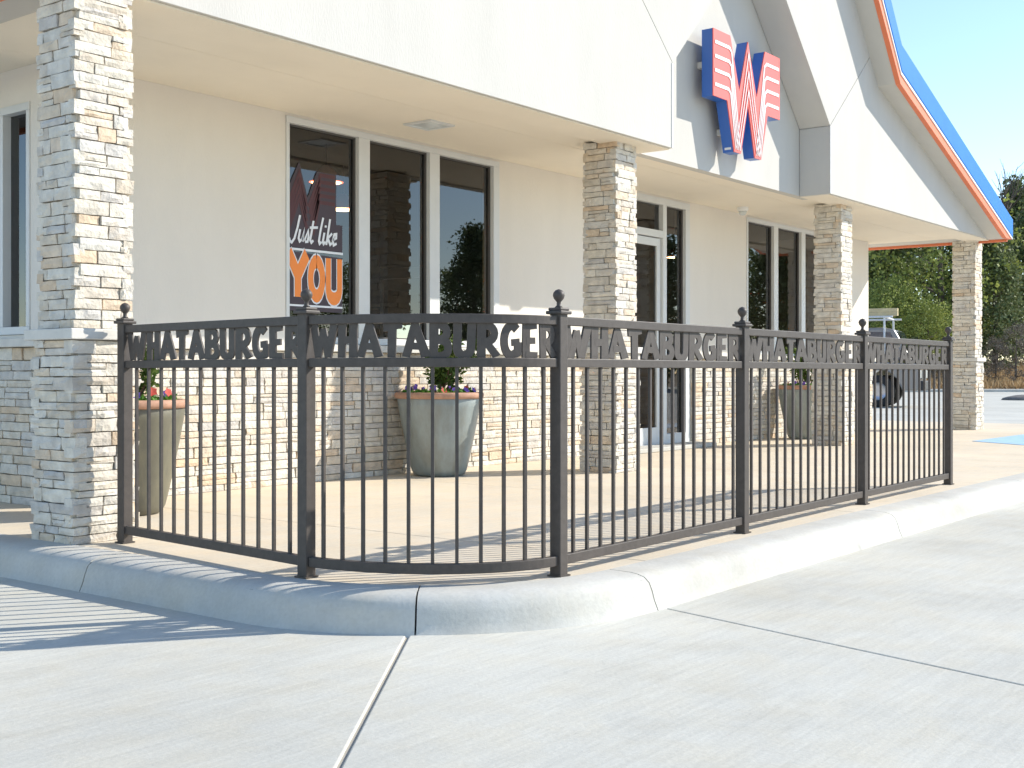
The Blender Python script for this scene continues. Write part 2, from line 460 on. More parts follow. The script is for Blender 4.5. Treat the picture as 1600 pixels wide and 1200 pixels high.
def stone_rect(rnd, a0, a1, z0, z1, hr=(.04,.078), lr=(.10,.34), holes=()):
    """yield (a, len, z, h, course) tiling a strip; holes are (a0, a1) spans left free"""
    z = z0; ci = 0
    while z < z1 - .015:
        h = min(rnd.uniform(*hr), z1 - z)
        if z1 - z - h < .03: h = z1 - z
        a = a0
        while a < a1 - 1e-4:
            L = rnd.uniform(*lr)
            if a1 - a - L < .07: L = a1 - a
            # now and then two thin stones stacked in one course
            if h > .062 and rnd.random() < .3:
                hh = h * rnd.uniform(.4,.6)
                yield a, L, z, hh, ci; yield a, L, z+hh, h-hh, ci
            else:
                yield a, L, z, h, ci
            a += L
        z += h; ci += 1
def stone_matrix(rnd, origin, adir, nrm, a, L, z, h, depth=.06, off=Vector((0,0,0))):
    g_ = rnd.uniform(.001,.0035)
    pr = rnd.uniform(-.003,.010)
    o = Vector(origin) + adir*(a+g_/2) + nrm*pr + Vector((0,0,z+g_/2)) - off
    m = Matrix.Identity(4)
    ax = adir*(L-g_); ay = -nrm*(depth+pr); az = Vector((0,0,h-g_))
    for i in range(3):
        m[i][0] = ax[i]; m[i][1] = ay[i]; m[i][2] = az[i]; m[i][3] = o[i]
    return m
def joined(mats):
    mb = MB()
    for k, m in mats:
        vs, fs = SVV[k]
        mb.add([m @ Vector(v) for v in vs], fs)
    return mb
def column(x0, y0, label, seed, w=.35, top=2.885, grp='stone porch columns'):
    rnd = random.Random(seed)
    x1, y1 = x0+w, y0+w
    t = thing('stone_column', ((x0+x1)/2, (y0+y1)/2, 0), label, 'column', grp)
    off = t.location
    co = MB(); co.box(x0+.03, x1-.03, y0+.03, y1-.03, 0, top); part('core', co, M['mortar'], t)
    hid = []
    for (z0, z1, e) in ((0, 1.035, .022), (1.095, top, 0)):
        faces = [((x0-e, y0-e, 0), Vector((1,0,0)), Vector((0,-1,0)), True),
                 ((x0-e, y1+e, 0), Vector((0,-1,0)), Vector((-1,0,0)), True),
                 ((x1+e, y0-e, 0), Vector((0,1,0)), Vector((1,0,0)), False),
                 ((x1+e, y1+e, 0), Vector((-1,0,0)), Vector((0,1,0)), False)]
        W = w + 2*e
        for fi, (o, ad, nr, vis) in enumerate(faces):
            own = fi in (0, 3)
            for a, L, z, h, ci in stone_rect(rnd, 0, W, z0, z1, lr=(.09,.30)):
                over = (ci % 2 == 0) == own
                aa, LL = a, L
                if a < 1e-6:
                    d = 0 if over else .03; aa += d; LL -= d
                if a + L > W - 1e-6:
                    LL -= 0 if over else .03
                m = stone_matrix(rnd, o, ad, nr, aa, LL, z, h, .06 + e, off)
                k = rnd.randrange(len(SV))
                if vis: link('stone', SV[k], t, mat4=m)
                else: hid.append((k, m))
    b = link('far_side_stones', joined(hid).mesh('far_side_stones', M['stone'], fix=False), t); b['kind'] = 'stuff'
    cp = MB(); cp.box(x0-.045, x1+.045, y0-.045, y1+.045, 1.037, 1.093)
    part('ledge_cap', cp, M['cap'], t, bev=.006)
    return t
column(3.50, 5.50, 'nearest pale stone column at the left, beside the end of the fence', 1)
column(8.86, 5.72, 'pale stone column between the lettered window and the glass entrance door', 2)
column(13.80, 5.74, 'pale stone column in front of the right-hand window', 3)
column(18.86, 5.72, 'farthest pale stone column under the outer corner of the eave', 4)

# ------------------------------------------------------------------ building
bld = thing('restaurant_building', (XC, YW, 0), 'cream stucco restaurant with steep blue-edged gable roof and stone base', 'building')
# openings: (x0, x1, z0, z1)
W1 = (6.42, 9.10, 1.10, 2.88); DR = (10.55, 12.76, 0.0, 2.88); W2 = (14.24, 16.92, 1.10, 2.88)
wall = MB()
def wbox(x0, x1, z0, z1): wall.box(x0, x1, YW, YW+.2, z0, z1)
wbox(XE, W1[0], 0, 3.2); wbox(W1[0], W1[1], 0, 1.10); wbox(W1[0], W1[1], 2.88, 3.2)
wbox(W1[1], DR[0], 0, 3.2); wbox(DR[0], DR[1], 2.88, 3.2); wbox(DR[1], W2[0], 0, 3.2)
wbox(W2[0], W2[1], 0, 1.10); wbox(W2[0], W2[1], 2.88, 3.2); wbox(W2[1], XRW, 0, 3.2)
part('front_wall', wall, M['stucco'], bld)
# end wall on the left with its window
LW = (7.42, 9.9, 1.12, 2.66)
ew = MB()
ew.box(XE, XE+.2, YW+.2, LW[0], 0, 3.2); ew.box(XE, XE+.2, LW[0], LW[1], 0, LW[2]); ew.box(XE, XE+.2, LW[0], LW[1], LW[3], 3.2); ew.box(XE, XE+.2, LW[1], 22, 0, 3.2)
part('end_wall', ew, M['stucco'], bld)
rw = MB(); yp = YW+.2
rwin = [(13.6,14.7),(16.4,17.6)]
for a, b in rwin:
    rw.box(XRW-.2, XRW, yp, a, 0, 3.2); rw.box(XRW-.2, XRW, a, b, 0, .95); rw.box(XRW-.2, XRW, a, b, 2.8, 3.2); rw.box(XRW-.19, XRW-.01, a, b, 1.84, 1.94); yp = b
rw.box(XRW-.2, XRW, yp, 22, 0, 3.2)
part('end_wall', rw, M['stucco'], bld)
for a, b in rwin:
    mb = MB(); mb.add([(XRW-.1,a,.95),(XRW-.1,b,.95),(XRW-.1,b,2.8),(XRW-.1,a,2.8)], [(0,1,2,3)]); part('pane', mb, M['glass'], bld, fix=False)
bw = MB()
bwin = [(5.6,6.5),(8.4,9.4),(12.5,13.6),(16,17.2)]
xp = XE+.2
for a, b in bwin:
    bw.box(xp, a, 21.8, 22, 0, 3.2); bw.box(a, b, 21.8, 22, 0, .9); bw.box(a, b, 21.8, 22, 2.3, 3.2); xp = b
bw.box(xp, XRW-.2, 21.8, 22, 0, 3.2)
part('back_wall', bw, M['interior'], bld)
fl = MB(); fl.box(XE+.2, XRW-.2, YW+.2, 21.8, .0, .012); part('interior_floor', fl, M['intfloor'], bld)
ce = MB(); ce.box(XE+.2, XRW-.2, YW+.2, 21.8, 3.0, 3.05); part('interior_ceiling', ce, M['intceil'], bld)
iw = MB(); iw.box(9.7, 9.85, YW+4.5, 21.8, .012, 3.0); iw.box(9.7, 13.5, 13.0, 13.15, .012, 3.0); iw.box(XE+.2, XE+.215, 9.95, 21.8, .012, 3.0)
part('partition_wall', iw, M['interior'], bld)

# stone wainscot on the front wall and the left end wall
wain = bpy.data.objects.new('stone_wainscot', None); COL.objects.link(wain); wain.parent = bld
wo = bld.location.copy()
rnd = random.Random(55)
allst = []
for (x0, x1) in ((XE-.05, DR[0]-.02), (DR[1]+.02, XRW+.05)):
    for a, L, z, h, ci in stone_rect(rnd, 0, x1-x0, 0, 1.035, hr=(.045,.08), lr=(.12,.38)):
        m = stone_matrix(rnd, (x0, YW-.05, 0), Vector((1,0,0)), Vector((0,-1,0)), a, L, z, h, .055, wo)
        cxp = (x0+a+L/2)
        d = cxp*CS + YW*SN; px = 800 + 1900*(cxp*SN - YW*CS)/d
        hidden = px < 205 or 905 < px < 985 or 1268 < px < 1330
        allst.append((9e9 if hidden else d*d/(L*h), m))
for a, L, z, h, ci in stone_rect(rnd, 0, 6.0, 0, 1.035, hr=(.045,.08), lr=(.12,.38)):
    m = stone_matrix(rnd, (XE-.05, 13.2, 0), Vector((0,-1,0)), Vector((-1,0,0)), a, L, z, h, .055, wo)
    yy = 13.2 - a
    allst.append((XE*XE/(L*h)*1.5 if yy < 8.4 else 8e9, m))
allst.sort(key=lambda s: s[0])
for s, m in allst[:298]: link('stone', SV[rnd.randrange(len(SV))], wain, mat4=m)
hid = [(rnd.randrange(len(SV)), m) for s, m in allst[298:]]
b = link('further_stones', joined(hid).mesh('further_stones', M['stone'], fix=False), wain); b['kind'] = 'stuff'
bk = MB(); bk.box(XE-.012, DR[0]-.02, YW-.012, YW-.001, 0, 1.03); bk.box(DR[1]+.02, XRW+.012, YW-.012, YW-.001, 0, 1.03); bk.box(XE-.012, XE-.001, YW-.001, 13.2, 0, 1.03)
part('mortar_bed', bk, M['mortar'], wain)
cp = MB(); cp.box(XE-.10, DR[0]-.02, YW-.10, YW-.001, 1.037, 1.095); cp.box(DR[1]+.02, XRW+.10, YW-.10, YW-.001, 1.037, 1.095); cp.box(XE-.10, XE-.001, YW, 13.2, 1.037, 1.095)
part('ledge_cap', cp, M['cap'], wain, bev=.006)

def glazing(name, panes, z0, z1, x0, x1, fw=.055, sill=True):
    """an aluminium storefront frame; a window is frame bars and panes"""
    w = bpy.data.objects.new(name, None); COL.objects.link(w); w.parent = bld
    fr = MB(); ya, yb = YW-.012, YW+.11
    e = .002
    fr.box(x0+e, x1-e, ya, yb, z1-fw, z1-e); fr.box(x0+e, x1-e, ya, yb, z0+e, z0+fw)
    prev = x0+e
    for a, b in panes:
        fr.box(prev, a, ya+.001, yb-.001, z0+fw, z1-fw); prev = b
    fr.box(prev, x1-e, ya+.001, yb-.001, z0+fw, z1-fw)
    part('frame', fr, M['alu'], w, bev=.004)
    for a, b in panes:
        gk = MB()
        for bx in ((a, a+.014, z0+fw, z1-fw), (b-.014, b, z0+fw, z1-fw)): gk.box(bx[0], bx[1], YW+.03, YW+.075, bx[2], bx[3])
        gk.box(a+.014, b-.014, YW+.03, YW+.075, z1-fw-.014, z1-fw); gk.box(a+.014, b-.014, YW+.03, YW+.075, z0+fw, z0+fw+.014)
        part('gasket', gk, M['alu_dark'], w)
        gl = MB(); gl.add([(a+.01, YW+.05, z0+fw), (b-.01, YW+.05, z0+fw), (b-.01, YW+.05, z1-fw), (a+.01, YW+.05, z1-fw)], [(0,1,2,3)])
        part('pane', gl, M['glass'], w, fix=False)
    return w
glazing('window', [(6.455,7.215),(7.345,8.10),(8.235,9.01)], W1[2], W1[3], W1[0], W1[1])
glazing('window', [(14.28,15.03),(15.16,15.90),(16.03,16.84)], W2[2], W2[3], W2[0], W2[1])
# entrance: side lights, transom and a door leaf
ent = glazing('entrance_glazing', [(10.62,11.05),(12.22,12.66)], 0.0, DR[3], DR[0], DR[1], fw=.08)
# cut the solid middle of that frame away by building the frame again with a door gap
for c in list(ent.children):
    if c.name.startswith('frame'): bpy.data.objects.remove(c)
fr = MB(); ya, yb = YW-.012, YW+.11
fr.box(10.552, 12.758, ya, yb, 2.80, 2.878)
for a, b in ((10.552,10.62),(11.05,11.13),(12.14,12.22),(12.66,12.758)): fr.box(a, b, ya+.001, yb-.001, 0, 2.80)
fr.box(11.13, 12.14, ya+.001, yb-.001, 2.42, 2.50)
fr.box(10.62, 11.05, ya+.001, yb-.001, 0, .16); fr.box(12.22, 12.66, ya+.001, yb-.001, 0, .16)
part('frame', fr, M['alu'], ent, bev=.004)
gl = MB(); gl.add([(11.13, YW+.05, 2.50),(12.14, YW+.05, 2.50),(12.14, YW+.05, 2.80),(11.13, YW+.05, 2.80)], [(0,1,2,3)]); part('transom_pane', gl, M['glass'], ent, fix=False)
door = bpy.data.objects.new('door', None); COL.objects.link(door); door.parent = bld
d = MB(); yd0, yd1 = YW+.02, YW+.065
d.box(11.14, 11.22, yd0, yd1, .03, 2.41); d.box(12.05, 12.13, yd0, yd1, .03, 2.41); d.box(11.22, 12.05, yd0, yd1, .03, .24); d.box(11.22, 12.05, yd0, yd1, 2.32, 2.41)
part('door_leaf', d, M['alu'], door, bev=.004)
gl = MB(); gl.add([(11.22, YW+.04, .24),(12.05, YW+.04, .24),(12.05, YW+.04, 2.32),(11.22, YW+.04, 2.32)], [(0,1,2,3)]); part('pane', gl, M['glass'], door, fix=False)
hd = MB(); hd.tube([(11.26,yd0,.95),(11.26,yd0-.06,.95),(11.26,yd0-.06,1.35),(11.26,yd0,1.35)], .014, 8); part('handle', hd, M['metal'], door, smooth=True)
th = MB(); th.box(10.5, 12.8, YW-.35, YW-.015, .001, .05); part('threshold', th, M['curb'], bld, bev=.01)
# window on the left end wall
lw = bpy.data.objects.new('window', None); COL.objects.link(lw); lw.parent = bld
fr = MB(); xa, xb = XE-.012, XE+.11
fr.box(xa, xb, LW[0]+.002, LW[1]-.002, LW[3]-.055, LW[3]-.002); fr.box(xa, xb, LW[0]+.002, LW[1]-.002, LW[2]+.002, LW[2]+.055)
for a, b in ((7.422,7.46),(7.745,7.86),(8.62,8.73),(9.82,9.898)): fr.box(xa+.001, xb-.001, a, b, LW[2]+.055, LW[3]-.055)
part('frame', fr, M['alu'], lw, bev=.004)
for a, b in ((7.46,7.745),(7.86,8.62),(8.73,9.82)):
    gl = MB(); gl.add([(XE+.05,a,LW[2]),(XE+.05,b,LW[2]),(XE+.05,b,LW[3]),(XE+.05,a,LW[3])], [(3,2,1,0)]); part('pane', gl, M['glass'], lw, fix=False)

# ---- gable: profile of the roof line (white line of the rake), right half then mirrored
KX, KZ = 14.42, 4.45
def mir(p): return (2*XC - p[0], p[1])
SLO = (KZ - 2.905) / (EAVE_R - .10 - KX)          # lower slope
APZ = KZ + (KX - XC) * 1.21
half = [(EAVE_R, KZ - SLO*(EAVE_R-KX)), (KX, KZ), (XC, APZ)]       # eave -> apex
def offs(pl, dz0, dzk, dza): return [(pl[0][0], pl[0][1]+dz0), (pl[1][0], pl[1][1]+dzk), (pl[2][0], pl[2][1]+dza)]
def band(lo, hi): return lo + hi[::-1]
low = offs(half, -.095, -.11, -.17); mid_ = half; wh = offs(half, .028, .033, .05); top_ = offs(half, .30, .36, .54)
f3 = lambda a, b, d: (a, d, b)
def both(poly, y0, y1, name, m, parent, bev=0):
    mb = MB(); mb.prism(poly, f3, y0, y1); part(name, mb, m, parent, bev=bev)
    if y0 < YF - .1: y0 += .21; y1 += .21 if y1 < YF else 0      # the left rake sits close to the wall
    mb = MB(); mb.prism([mir(p) for p in poly][::-1], f3, y0, y1); part(name, mb, m, parent, bev=bev)
roof = bpy.data.objects.new('roof', None); COL.objects.link(roof); roof.parent = bld
ZE = 2.872
olow = [(EAVE_R, ZE), (low[0][0] - (ZE - low[0][1])/SLO if low[0][1] < ZE else EAVE_R, ZE), low[1], low[2]]
both(band(olow, mid_), YK, YK+.06, 'orange_rake_trim', M['orange'], roof, .004)
both(band(mid_, wh), YK-.012, YK+.05, 'white_rake_line', M['white'], roof)
tb = [(EAVE_R+.05, wh[0][1]-.02), wh[1], wh[2]]; tt = [(EAVE_R+.05, top_[0][1]-.02), top_[1], top_[2]]
both(band(wh, top_), YK-.02, 24, 'blue_roof_panel', M['blue'], roof, .012)
# standing seams along the roof slope are real ribs
for sgn in (1, -1):
    for i in range(12):
        yy = YK + .7 + i*.6
        mb = MB(); pr = band([(p[0]+.005, p[1]+.001) for p in top_], [(p[0]+.01, p[1]+.04) for p in top_])
        if sgn < 0: pr = [mir(p) for p in pr][::-1]
        mb.prism(pr, f3, yy, yy+.03); part('standing_seam', mb, M['blue'], roof)
# underside of the overhang and the deck below the metal
both(band([(EAVE_R-.05, ZE+.012), (low[0][0] - (ZE+.012 - low[0][1])/SLO, ZE+.012), (low[1][0], low[1][1]+.012), (low[2][0], low[2][1]+.012)],
          [(EAVE_R-.05, mid_[0][1]+.01), (mid_[1][0], mid_[1][1]), mid_[2]]), YK+.062, 23.9, 'rake_soffit', M['fascia'], roof)
for xx in (EAVE_R-.045, 2*XC-EAVE_R-.005):
    mb = MB(); mb.box(xx, xx+.05, YK+(.063 if xx > XC else .28), 23.9, ZE-.03, ZE+.13); part('orange_eave_trim', mb, M['orange'], roof, bev=.004)

# fascia panels, each a thick stucco slab; the cut edges are the returns of the recess
RX = 1.74                       # half width of the recess
RZ = 3.64                       # where its sides start to lean in
ZB = 2.88
def und(x):                      # underside of the rake at x (right half)
    if x >= KX: return low[1][1] + (low[0][1]-low[1][1])*(x-KX)/(low[0][0]-KX) + .03
    return low[2][1] + (low[1][1]-low[2][1])*(x-XC)/(KX-XC) + .03
gx = XC + RX + 1.0; gz = RZ + .86
# groove ray from recess corner outward and up until it meets the roof line
k = 0
px_, pz_ = XC+RX, RZ
while pz_ < und(px_): px_ += .005; pz_ += .0043
gA = (px_, und(px_))
xend = EAVE_R - .06
xlow = KX + (low[1][1] + .03 - ZB) / ((low[1][1]-low[0][1])/(low[0][0]-KX))
lowp = [(XC+RX, ZB), (min(xend, xlow), ZB)]
if xlow > xend: lowp.append((xend, und(xend)))
gapd = .0035
lowp += ([(KX, und(KX))] if gA[0] < KX else []) + [(gA[0]+gapd, gA[1]-gapd), (XC+RX, RZ-gapd)]
upp = [(XC+RX-.0, RZ+gapd*1.2), (gA[0]-gapd, gA[1]+gapd)] + ([(KX, und(KX))] if gA[0] > KX else []) + [(XC+.003, und(XC)), (XC+.003, RZ+RX-.003)]
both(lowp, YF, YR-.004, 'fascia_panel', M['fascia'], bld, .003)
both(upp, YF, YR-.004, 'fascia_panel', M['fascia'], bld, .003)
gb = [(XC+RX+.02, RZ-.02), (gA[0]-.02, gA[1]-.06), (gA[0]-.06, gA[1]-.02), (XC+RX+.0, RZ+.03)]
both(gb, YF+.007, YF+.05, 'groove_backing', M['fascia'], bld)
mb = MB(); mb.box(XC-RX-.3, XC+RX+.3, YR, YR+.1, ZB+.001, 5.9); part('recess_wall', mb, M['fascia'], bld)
# white corner beads of the recess edges
for s in (1, -1):
    x = XC + s*RX
    mb = MB(); mb.box(min(x, x+s*.025), max(x, x+s*.025), YF-.006, YF-.0005, ZB+.002, RZ); part('corner_bead', mb, M['white'], bld)
# soffit boards with the joint between them
def soff(x0, x1, y0, y1): 
    mb = MB(); mb.box(x0, x1, y0, y1, ZS, ZS+.03); part('soffit_board', mb, M['soffit'], bld)
for xa_, xb_, ya_ in ((EAVE_L+.06, XC-RX-.01, YR-.02), (XC-RX-.01, XC+RX+.01, YR+.03), (XC+RX+.01, EAVE_R-.06, YR-.02)): soff(xa_, xb_, ya_, 6.272)
soff(EAVE_L+.06, EAVE_R-.06, 6.276, YW-.002)
for xa_, xb_ in ((EAVE_L+.09, XC-RX-.004), (XC+RX+.004, EAVE_R-.09)):
    mb = MB(); mb.box(xa_, xb_, YF+.03, YR-.008, ZB-.010, ZB-.001); part('soffit_board', mb, M['soffit'], bld)
soff(EAVE_L+.06, XE-.002, YW+.002, 22); soff(XRW+.002, EAVE_R-.06, YW+.002, 22)
bk = MB(); bk.box(EAVE_L+.07, EAVE_R-.07, 6.2, 6.4, ZS+.006, ZS+.02); part('soffit_backing', bk, M['soffit'], bld)
# ------------------------------------------------------------------ things on the building
def ceiling_light(x, y, label):
    t = thing('soffit_light', (x, y, ZS), label, 'light', 'square soffit lights')
    mb = MB(); s = .15; h = .014
    mb.box(x-s, x+s, y-s, y-s+.03, ZS-h, ZS-.001); mb.box(x-s, x+s, y+s-.03, y+s, ZS-h, ZS-.001)
    mb.box(x-s, x-s+.03, y-s+.03, y+s-.03, ZS-h, ZS-.001); mb.box(x+s-.03, x+s, y-s+.03, y+s-.03, ZS-h, ZS-.001)
    part('frame', mb, M['alu'], t)
    mb = MB(); mb.box(x-s+.03, x+s-.03, y-s+.03, y+s-.03, ZS-.008, ZS-.001); part('lens', mb, M['lightlens'], t)
ceiling_light(7.45, 6.62, 'square flush light in the soffit above the lettered window')
ceiling_light(4.02, 7.9, 'square flush light in the soffit at the far left edge')
cmr = thing('security_camera', (13.55, 6.9, ZS), 'small white dome camera under the soffit left of the third column', 'camera')
mb = MB(); mb.lathe([(.07,0),(.07,-.03),(.055,-.05)], (13.55,6.9,ZS), 20, False, True); part('mount', mb, M['white'], cmr, smooth=True)
mb = MB(); mb.lathe([(.05,-.05),(.046,-.075),(.03,-.095),(.004,-.10)], (13.55,6.9,ZS), 20, True, True); part('dome', mb, M['lightlens'], cmr, smooth=True)

# the flying-W wall sign
def wsign():
    yb, yf = 5.80, 5.685
    t = thing('wall_sign', (XC, YR, 3.07), 'large red and white striped W emblem with blue sides on the gable', 'sign')
    def P(x, z): return (XC + .015 + x*.96, z)
    # outline of the letter, symmetric; x relative to centre
    Lh = [(-.765,4.215),(-.40,4.215),(-.225,3.70),(0,4.24)]
    out = [(-.765,4.215),(-.40,4.215),(-.20,3.70),(0,4.235),(.20,3.70),(.40,4.215),(.765,4.215),(.765,3.56),(.465,3.56),(.31,3.075),(.16,3.075),
           (0,3.60),(-.16,3.075),(-.31,3.075),(-.465,3.56),(-.765,3.56)]
    poly = [P(x, z) for x, z in out]
    mb = MB(); mb.prism(poly[::-1], f3, yf, yb); part('blue_can', mb, M['signblue'], t)
    mb = MB(); mb.prism(poly[::-1], f3, yf-.012, yf-.001)
    part('red_face', mb, M['signred'], t)
    y0 = yf-.018; y1 = yf-.0125
    def strip(pts2, w):
        # polyline strip of width w (list or scalar), mitred, in the plane of the face
        n = len(pts2); L = []; Rr = []; ws = w if isinstance(w, (list, tuple)) else [w]*n
        for i, p in enumerate(pts2):
            w = ws[i]; a = Vector(pts2[max(i-1,0)]); b = Vector(pts2[min(i+1,n-1)]); p = Vector(p)
            if 0 < i < n-1:
                d0 = (p-a).normalized(); d1 = (b-p).normalized(); d = (d0+d1).normalized(); nn = Vector((-d.y,d.x)); c = max(.45, nn.dot(Vector((-d0.y,d0.x)))); s = w/2/c
            else:
                d = (b-a).normalized(); nn = Vector((-d.y,d.x)); s = w/2
            L.append(p+nn*s); Rr.append(p-nn*s)
        return [tuple(q) for q in L] + [tuple(q) for q in Rr[::-1]]
    # white stripes: along the wing, bending into the leg
    for s in (-1, 1):
        for k in range(4):
            u = (k + .5) / 4
            z = 4.215 - (k + .92) * (.655/4.75)
            topx = -.40 + .02 - u*.28; 
            bx = -.425 - .055*k*1.0 + (0.03 if k == 0 else 0)
            fx = -.172 - .132*u
            bx = -.385 + (4.215 - z)*(.24/1.14)*.72 - .05*u*2.2
            pl = [(-.735, z), (bx-.05, z), (bx, z-.035), (fx, 3.10)]
            if s > 0: pl = [(-x, zz) for x, zz in pl][::-1]
            mb = MB(); mb.prism([P(*q) for q in strip(pl, [.034,.034,.022,.009] if s < 0 else [.009,.022,.034,.034])], f3, y0, y1)
            part('white_stripe', mb, M['signwhite'], t)
    # nested white chevrons in the middle peak
    for k in range(3):
        u = (k+.5)/3
        ap = 4.235 - .12 - k*.19
        fx = .285 - .11*u
        fx2 = .30 - .125*u
        pl = [(-fx2+.0, 3.10+.02), (0, ap), (fx2, 3.10+.02)]
        # slope of the outer edge is kept: shift the foot inwards
        mb = MB(); mb.prism([P(*q) for q in strip(pl, [.009,.018,.009])], f3, y0-.004, y1-.004-.0005)
        part('white_stripe', mb, M['signwhite'], t)
    mb = MB(); mb.box(XC-.285, XC-.22, yf-.0, yf+.0, 3.09, 3.16) if False else mb.prism([(XC-.275,yf+.02),(XC-.275,yf+.09),(XC-.297,yf+.09),(XC-.297,yf+.02)], lambda a, b, d: (a, b, d), 3.10, 3.19)
    part('maker_plate', mb, M['signwhite'], t)
    # mounting stand-offs
    mb = MB()
    for x, z in ((-.6,3.9),(.6,3.9),(-.2,3.3),(.2,3.3)): mb.box(XC+x-.03, XC+x+.03, yb+.001, YR-.001, z-.03, z+.03)
    part('standoff', mb, M['alu'], t)
wsign()

# ------------------------------------------------------------------ stroke lettering
def stroke_poly(pts2, ws):
    n = len(pts2); L = []; Rr = []
    for i in range(n):
        p = Vector(pts2[i]); a = Vector(pts2[max(i-1,0)]); b = Vector(pts2[min(i+1,n-1)])
        d0 = (p-a) if i > 0 else (b-p); d1 = (b-p) if i < n-1 else (p-a)
        d0.normalize(); d1.normalize(); d = d0+d1
        if d.length < 1e-4: d = Vector(d0)
        d.normalize(); nn = Vector((-d.y, d.x)); c = max(.5, abs(nn.dot(Vector((-d0.y, d0.x)))))
        w = ws[i] if isinstance(ws, (list, tuple)) else ws
        L.append(p+nn*(w/2/c)); Rr.append(p-nn*(w/2/c))
    return L, Rr
def strokes_mesh(strokes, fn, d0, d1, step=.0003):
    """each stroke: (points, widths) in letter space; chained quads extruded between d0 and d1"""
    mb = MB()
    for si, (pp, ww) in enumerate(strokes):
        L, Rr = stroke_poly(pp, ww); n = len(pp); o = si*step
        b = len(mb.v)
        for i in range(n):
            mb.v += [tuple(fn(L[i].x, L[i].y, d0-o)), tuple(fn(Rr[i].x, Rr[i].y, d0-o)), tuple(fn(L[i].x, L[i].y, d1+o)), tuple(fn(Rr[i].x, Rr[i].y, d1+o))]
        for i in range(n-1):
            q = b+i*4; r = q+4
            mb.f += [(q,q+1,r+1,r),(q+2,r+2,r+3,q+3),(q,r,r+2,q+2),(q+1,q+3,r+3,r+1)]
        mb.f += [(b,b+2,b+3,b+1), (b+n*4-4,b+n*4-3,b+n*4-1,b+n*4-2)]
    return mb
def arc(cx, cy, rx, ry, a0, a1, n=9):
    return [(cx+rx*math.cos(R(a0+(a1-a0)*i/n)), cy+ry*math.sin(R(a0+(a1-a0)*i/n))) for i in range(n+1)]
T_ = .275
GL = {
 'W': (.98, [([(.02,1.0),(.10,.98),(.27,0)], [.10,T_*1.1,T_*.95]), ([(.27,0),(.50,.86)], [T_*.95,T_*.8]), ([(.50,.86),(.69,0)], [T_*.8,T_]), ([(.69,0),(.95,1.02)], [T_,T_*1.15])]),
 'H': (.66, [([(.12,1.0),(.11,0)], [T_*1.1,T_]), ([(.54,1.02),(.55,0)], [T_,T_*1.15]), ([(.11,.50),(.55,.54)], [T_*.8,T_*.8])]),
 'A': (.68, [([(.02,0),(.32,1.0)], [T_,T_*.85]), ([(.32,1.0),(.66,-.01)], [T_*.85,T_*1.2]), ([(.13,.34),(.54,.32)], [T_*.75,T_*.75])]),
 'T': (.60, [([(0,.90),(.32,.93),(.62,.97)], [T_*1.1,T_*.95,T_*.8]), ([(.30,.95),(.29,0)], [T_*1.05,T_])]),
 'B': (.62, [([(.11,1.0),(.10,0)], [T_*1.1,T_]), ([(.08,.95)]+arc(.28,.735,.24,.215,90,-90,8)+[(.1,.52)], T_*.85), ([(.1,.52)]+arc(.32,.27,.25,.235,90,-90,8)+[(.08,.03)], T_*.9)]),
 'U': (.64, [([(.10,1.0),(.10,.35)]+arc(.32,.30,.22,.245,190,350,9)+[(.54,.35),(.555,1.02)], T_)]),
 'R': (.64, [([(.11,1.0),(.10,-.02)], [T_*1.1,T_]), ([(.08,.94)]+arc(.29,.70,.25,.235,90,-90,8)+[(.1,.47)], T_*.85), ([(.24,.48),(.62,-.02)], [T_*.8,T_*1.15])]),
 'G': (.66, [(arc(.36,.50,.27,.44,48,300,14)+[(.58,.16),(.585,.46)], T_*.95), ([(.36,.44),(.64,.46)], [T_*.75,T_*.8])]),
 'E': (.56, [([(.11,1.0),(.10,0)], [T_*1.05,T_*1.05]), ([(.09,.93),(.52,.96)], [T_*.85,T_*.75]), ([(.1,.50),(.46,.51)], [T_*.75,T_*.7]), ([(.09,.07),(.55,.06)], [T_*.85,T_*.8])]),
}
WORD = 'WHATABURGER'

# ------------------------------------------------------------------ fence
ZT0, ZT1 = 1.072, 1.110; ZM0, ZM1 = .892, .930; ZL0, ZL1 = .048, .090
fence = thing('patio_fence', (4.23, 3.03, 0), 'black metal patio fence with cut-out lettering between its top rails', 'fence')
PW = .056
posts = [(3.70,5.36),(3.55,3.85),(4.23,3.02),(5.975,3.045),(7.76,3.08),(9.545,3.10)]
for (x, y) in posts:
    pe = bpy.data.objects.new('post', None); COL.objects.link(pe); pe.parent = fence; pe.location = Vector((x,y,0)) - fence.location
    mb = MB(); h = PW/2; mb.box(x-h, x+h, y-h, y+h, .003, 1.122); part('post_tube', mb, M['metal'], pe, bev=.004)
    mb = MB(); h = .041; mb.box(x-h, x+h, y-h, y+h, 1.118, 1.133); h = .033; mb.box(x-h, x+h, y-h, y+h, 1.1335, 1.146); part('post_cap', mb, M['metal'], pe, bev=.004)
    mb = MB(); mb.lathe([(.020,1.146),(.010,1.156),(.009,1.170),(.014,1.176),(.022,1.186),(.026,1.198),(.024,1.210),(.015,1.221),(.002,1.226)], (x,y,0), 16, True, True); part('finial', mb, M['metal'], pe, smooth=True)
    mb = MB(); h = .036; mb.box(x-h, x+h, y-h, y+h, .0015, .008); part('base_plate', mb, M['metal'], pe)
def line_fn(p, q):
    p = Vector(p); q = Vector(q); L = (q-p).length; d = (q-p)/L
    return L, (lambda s: (p + d*s, d))
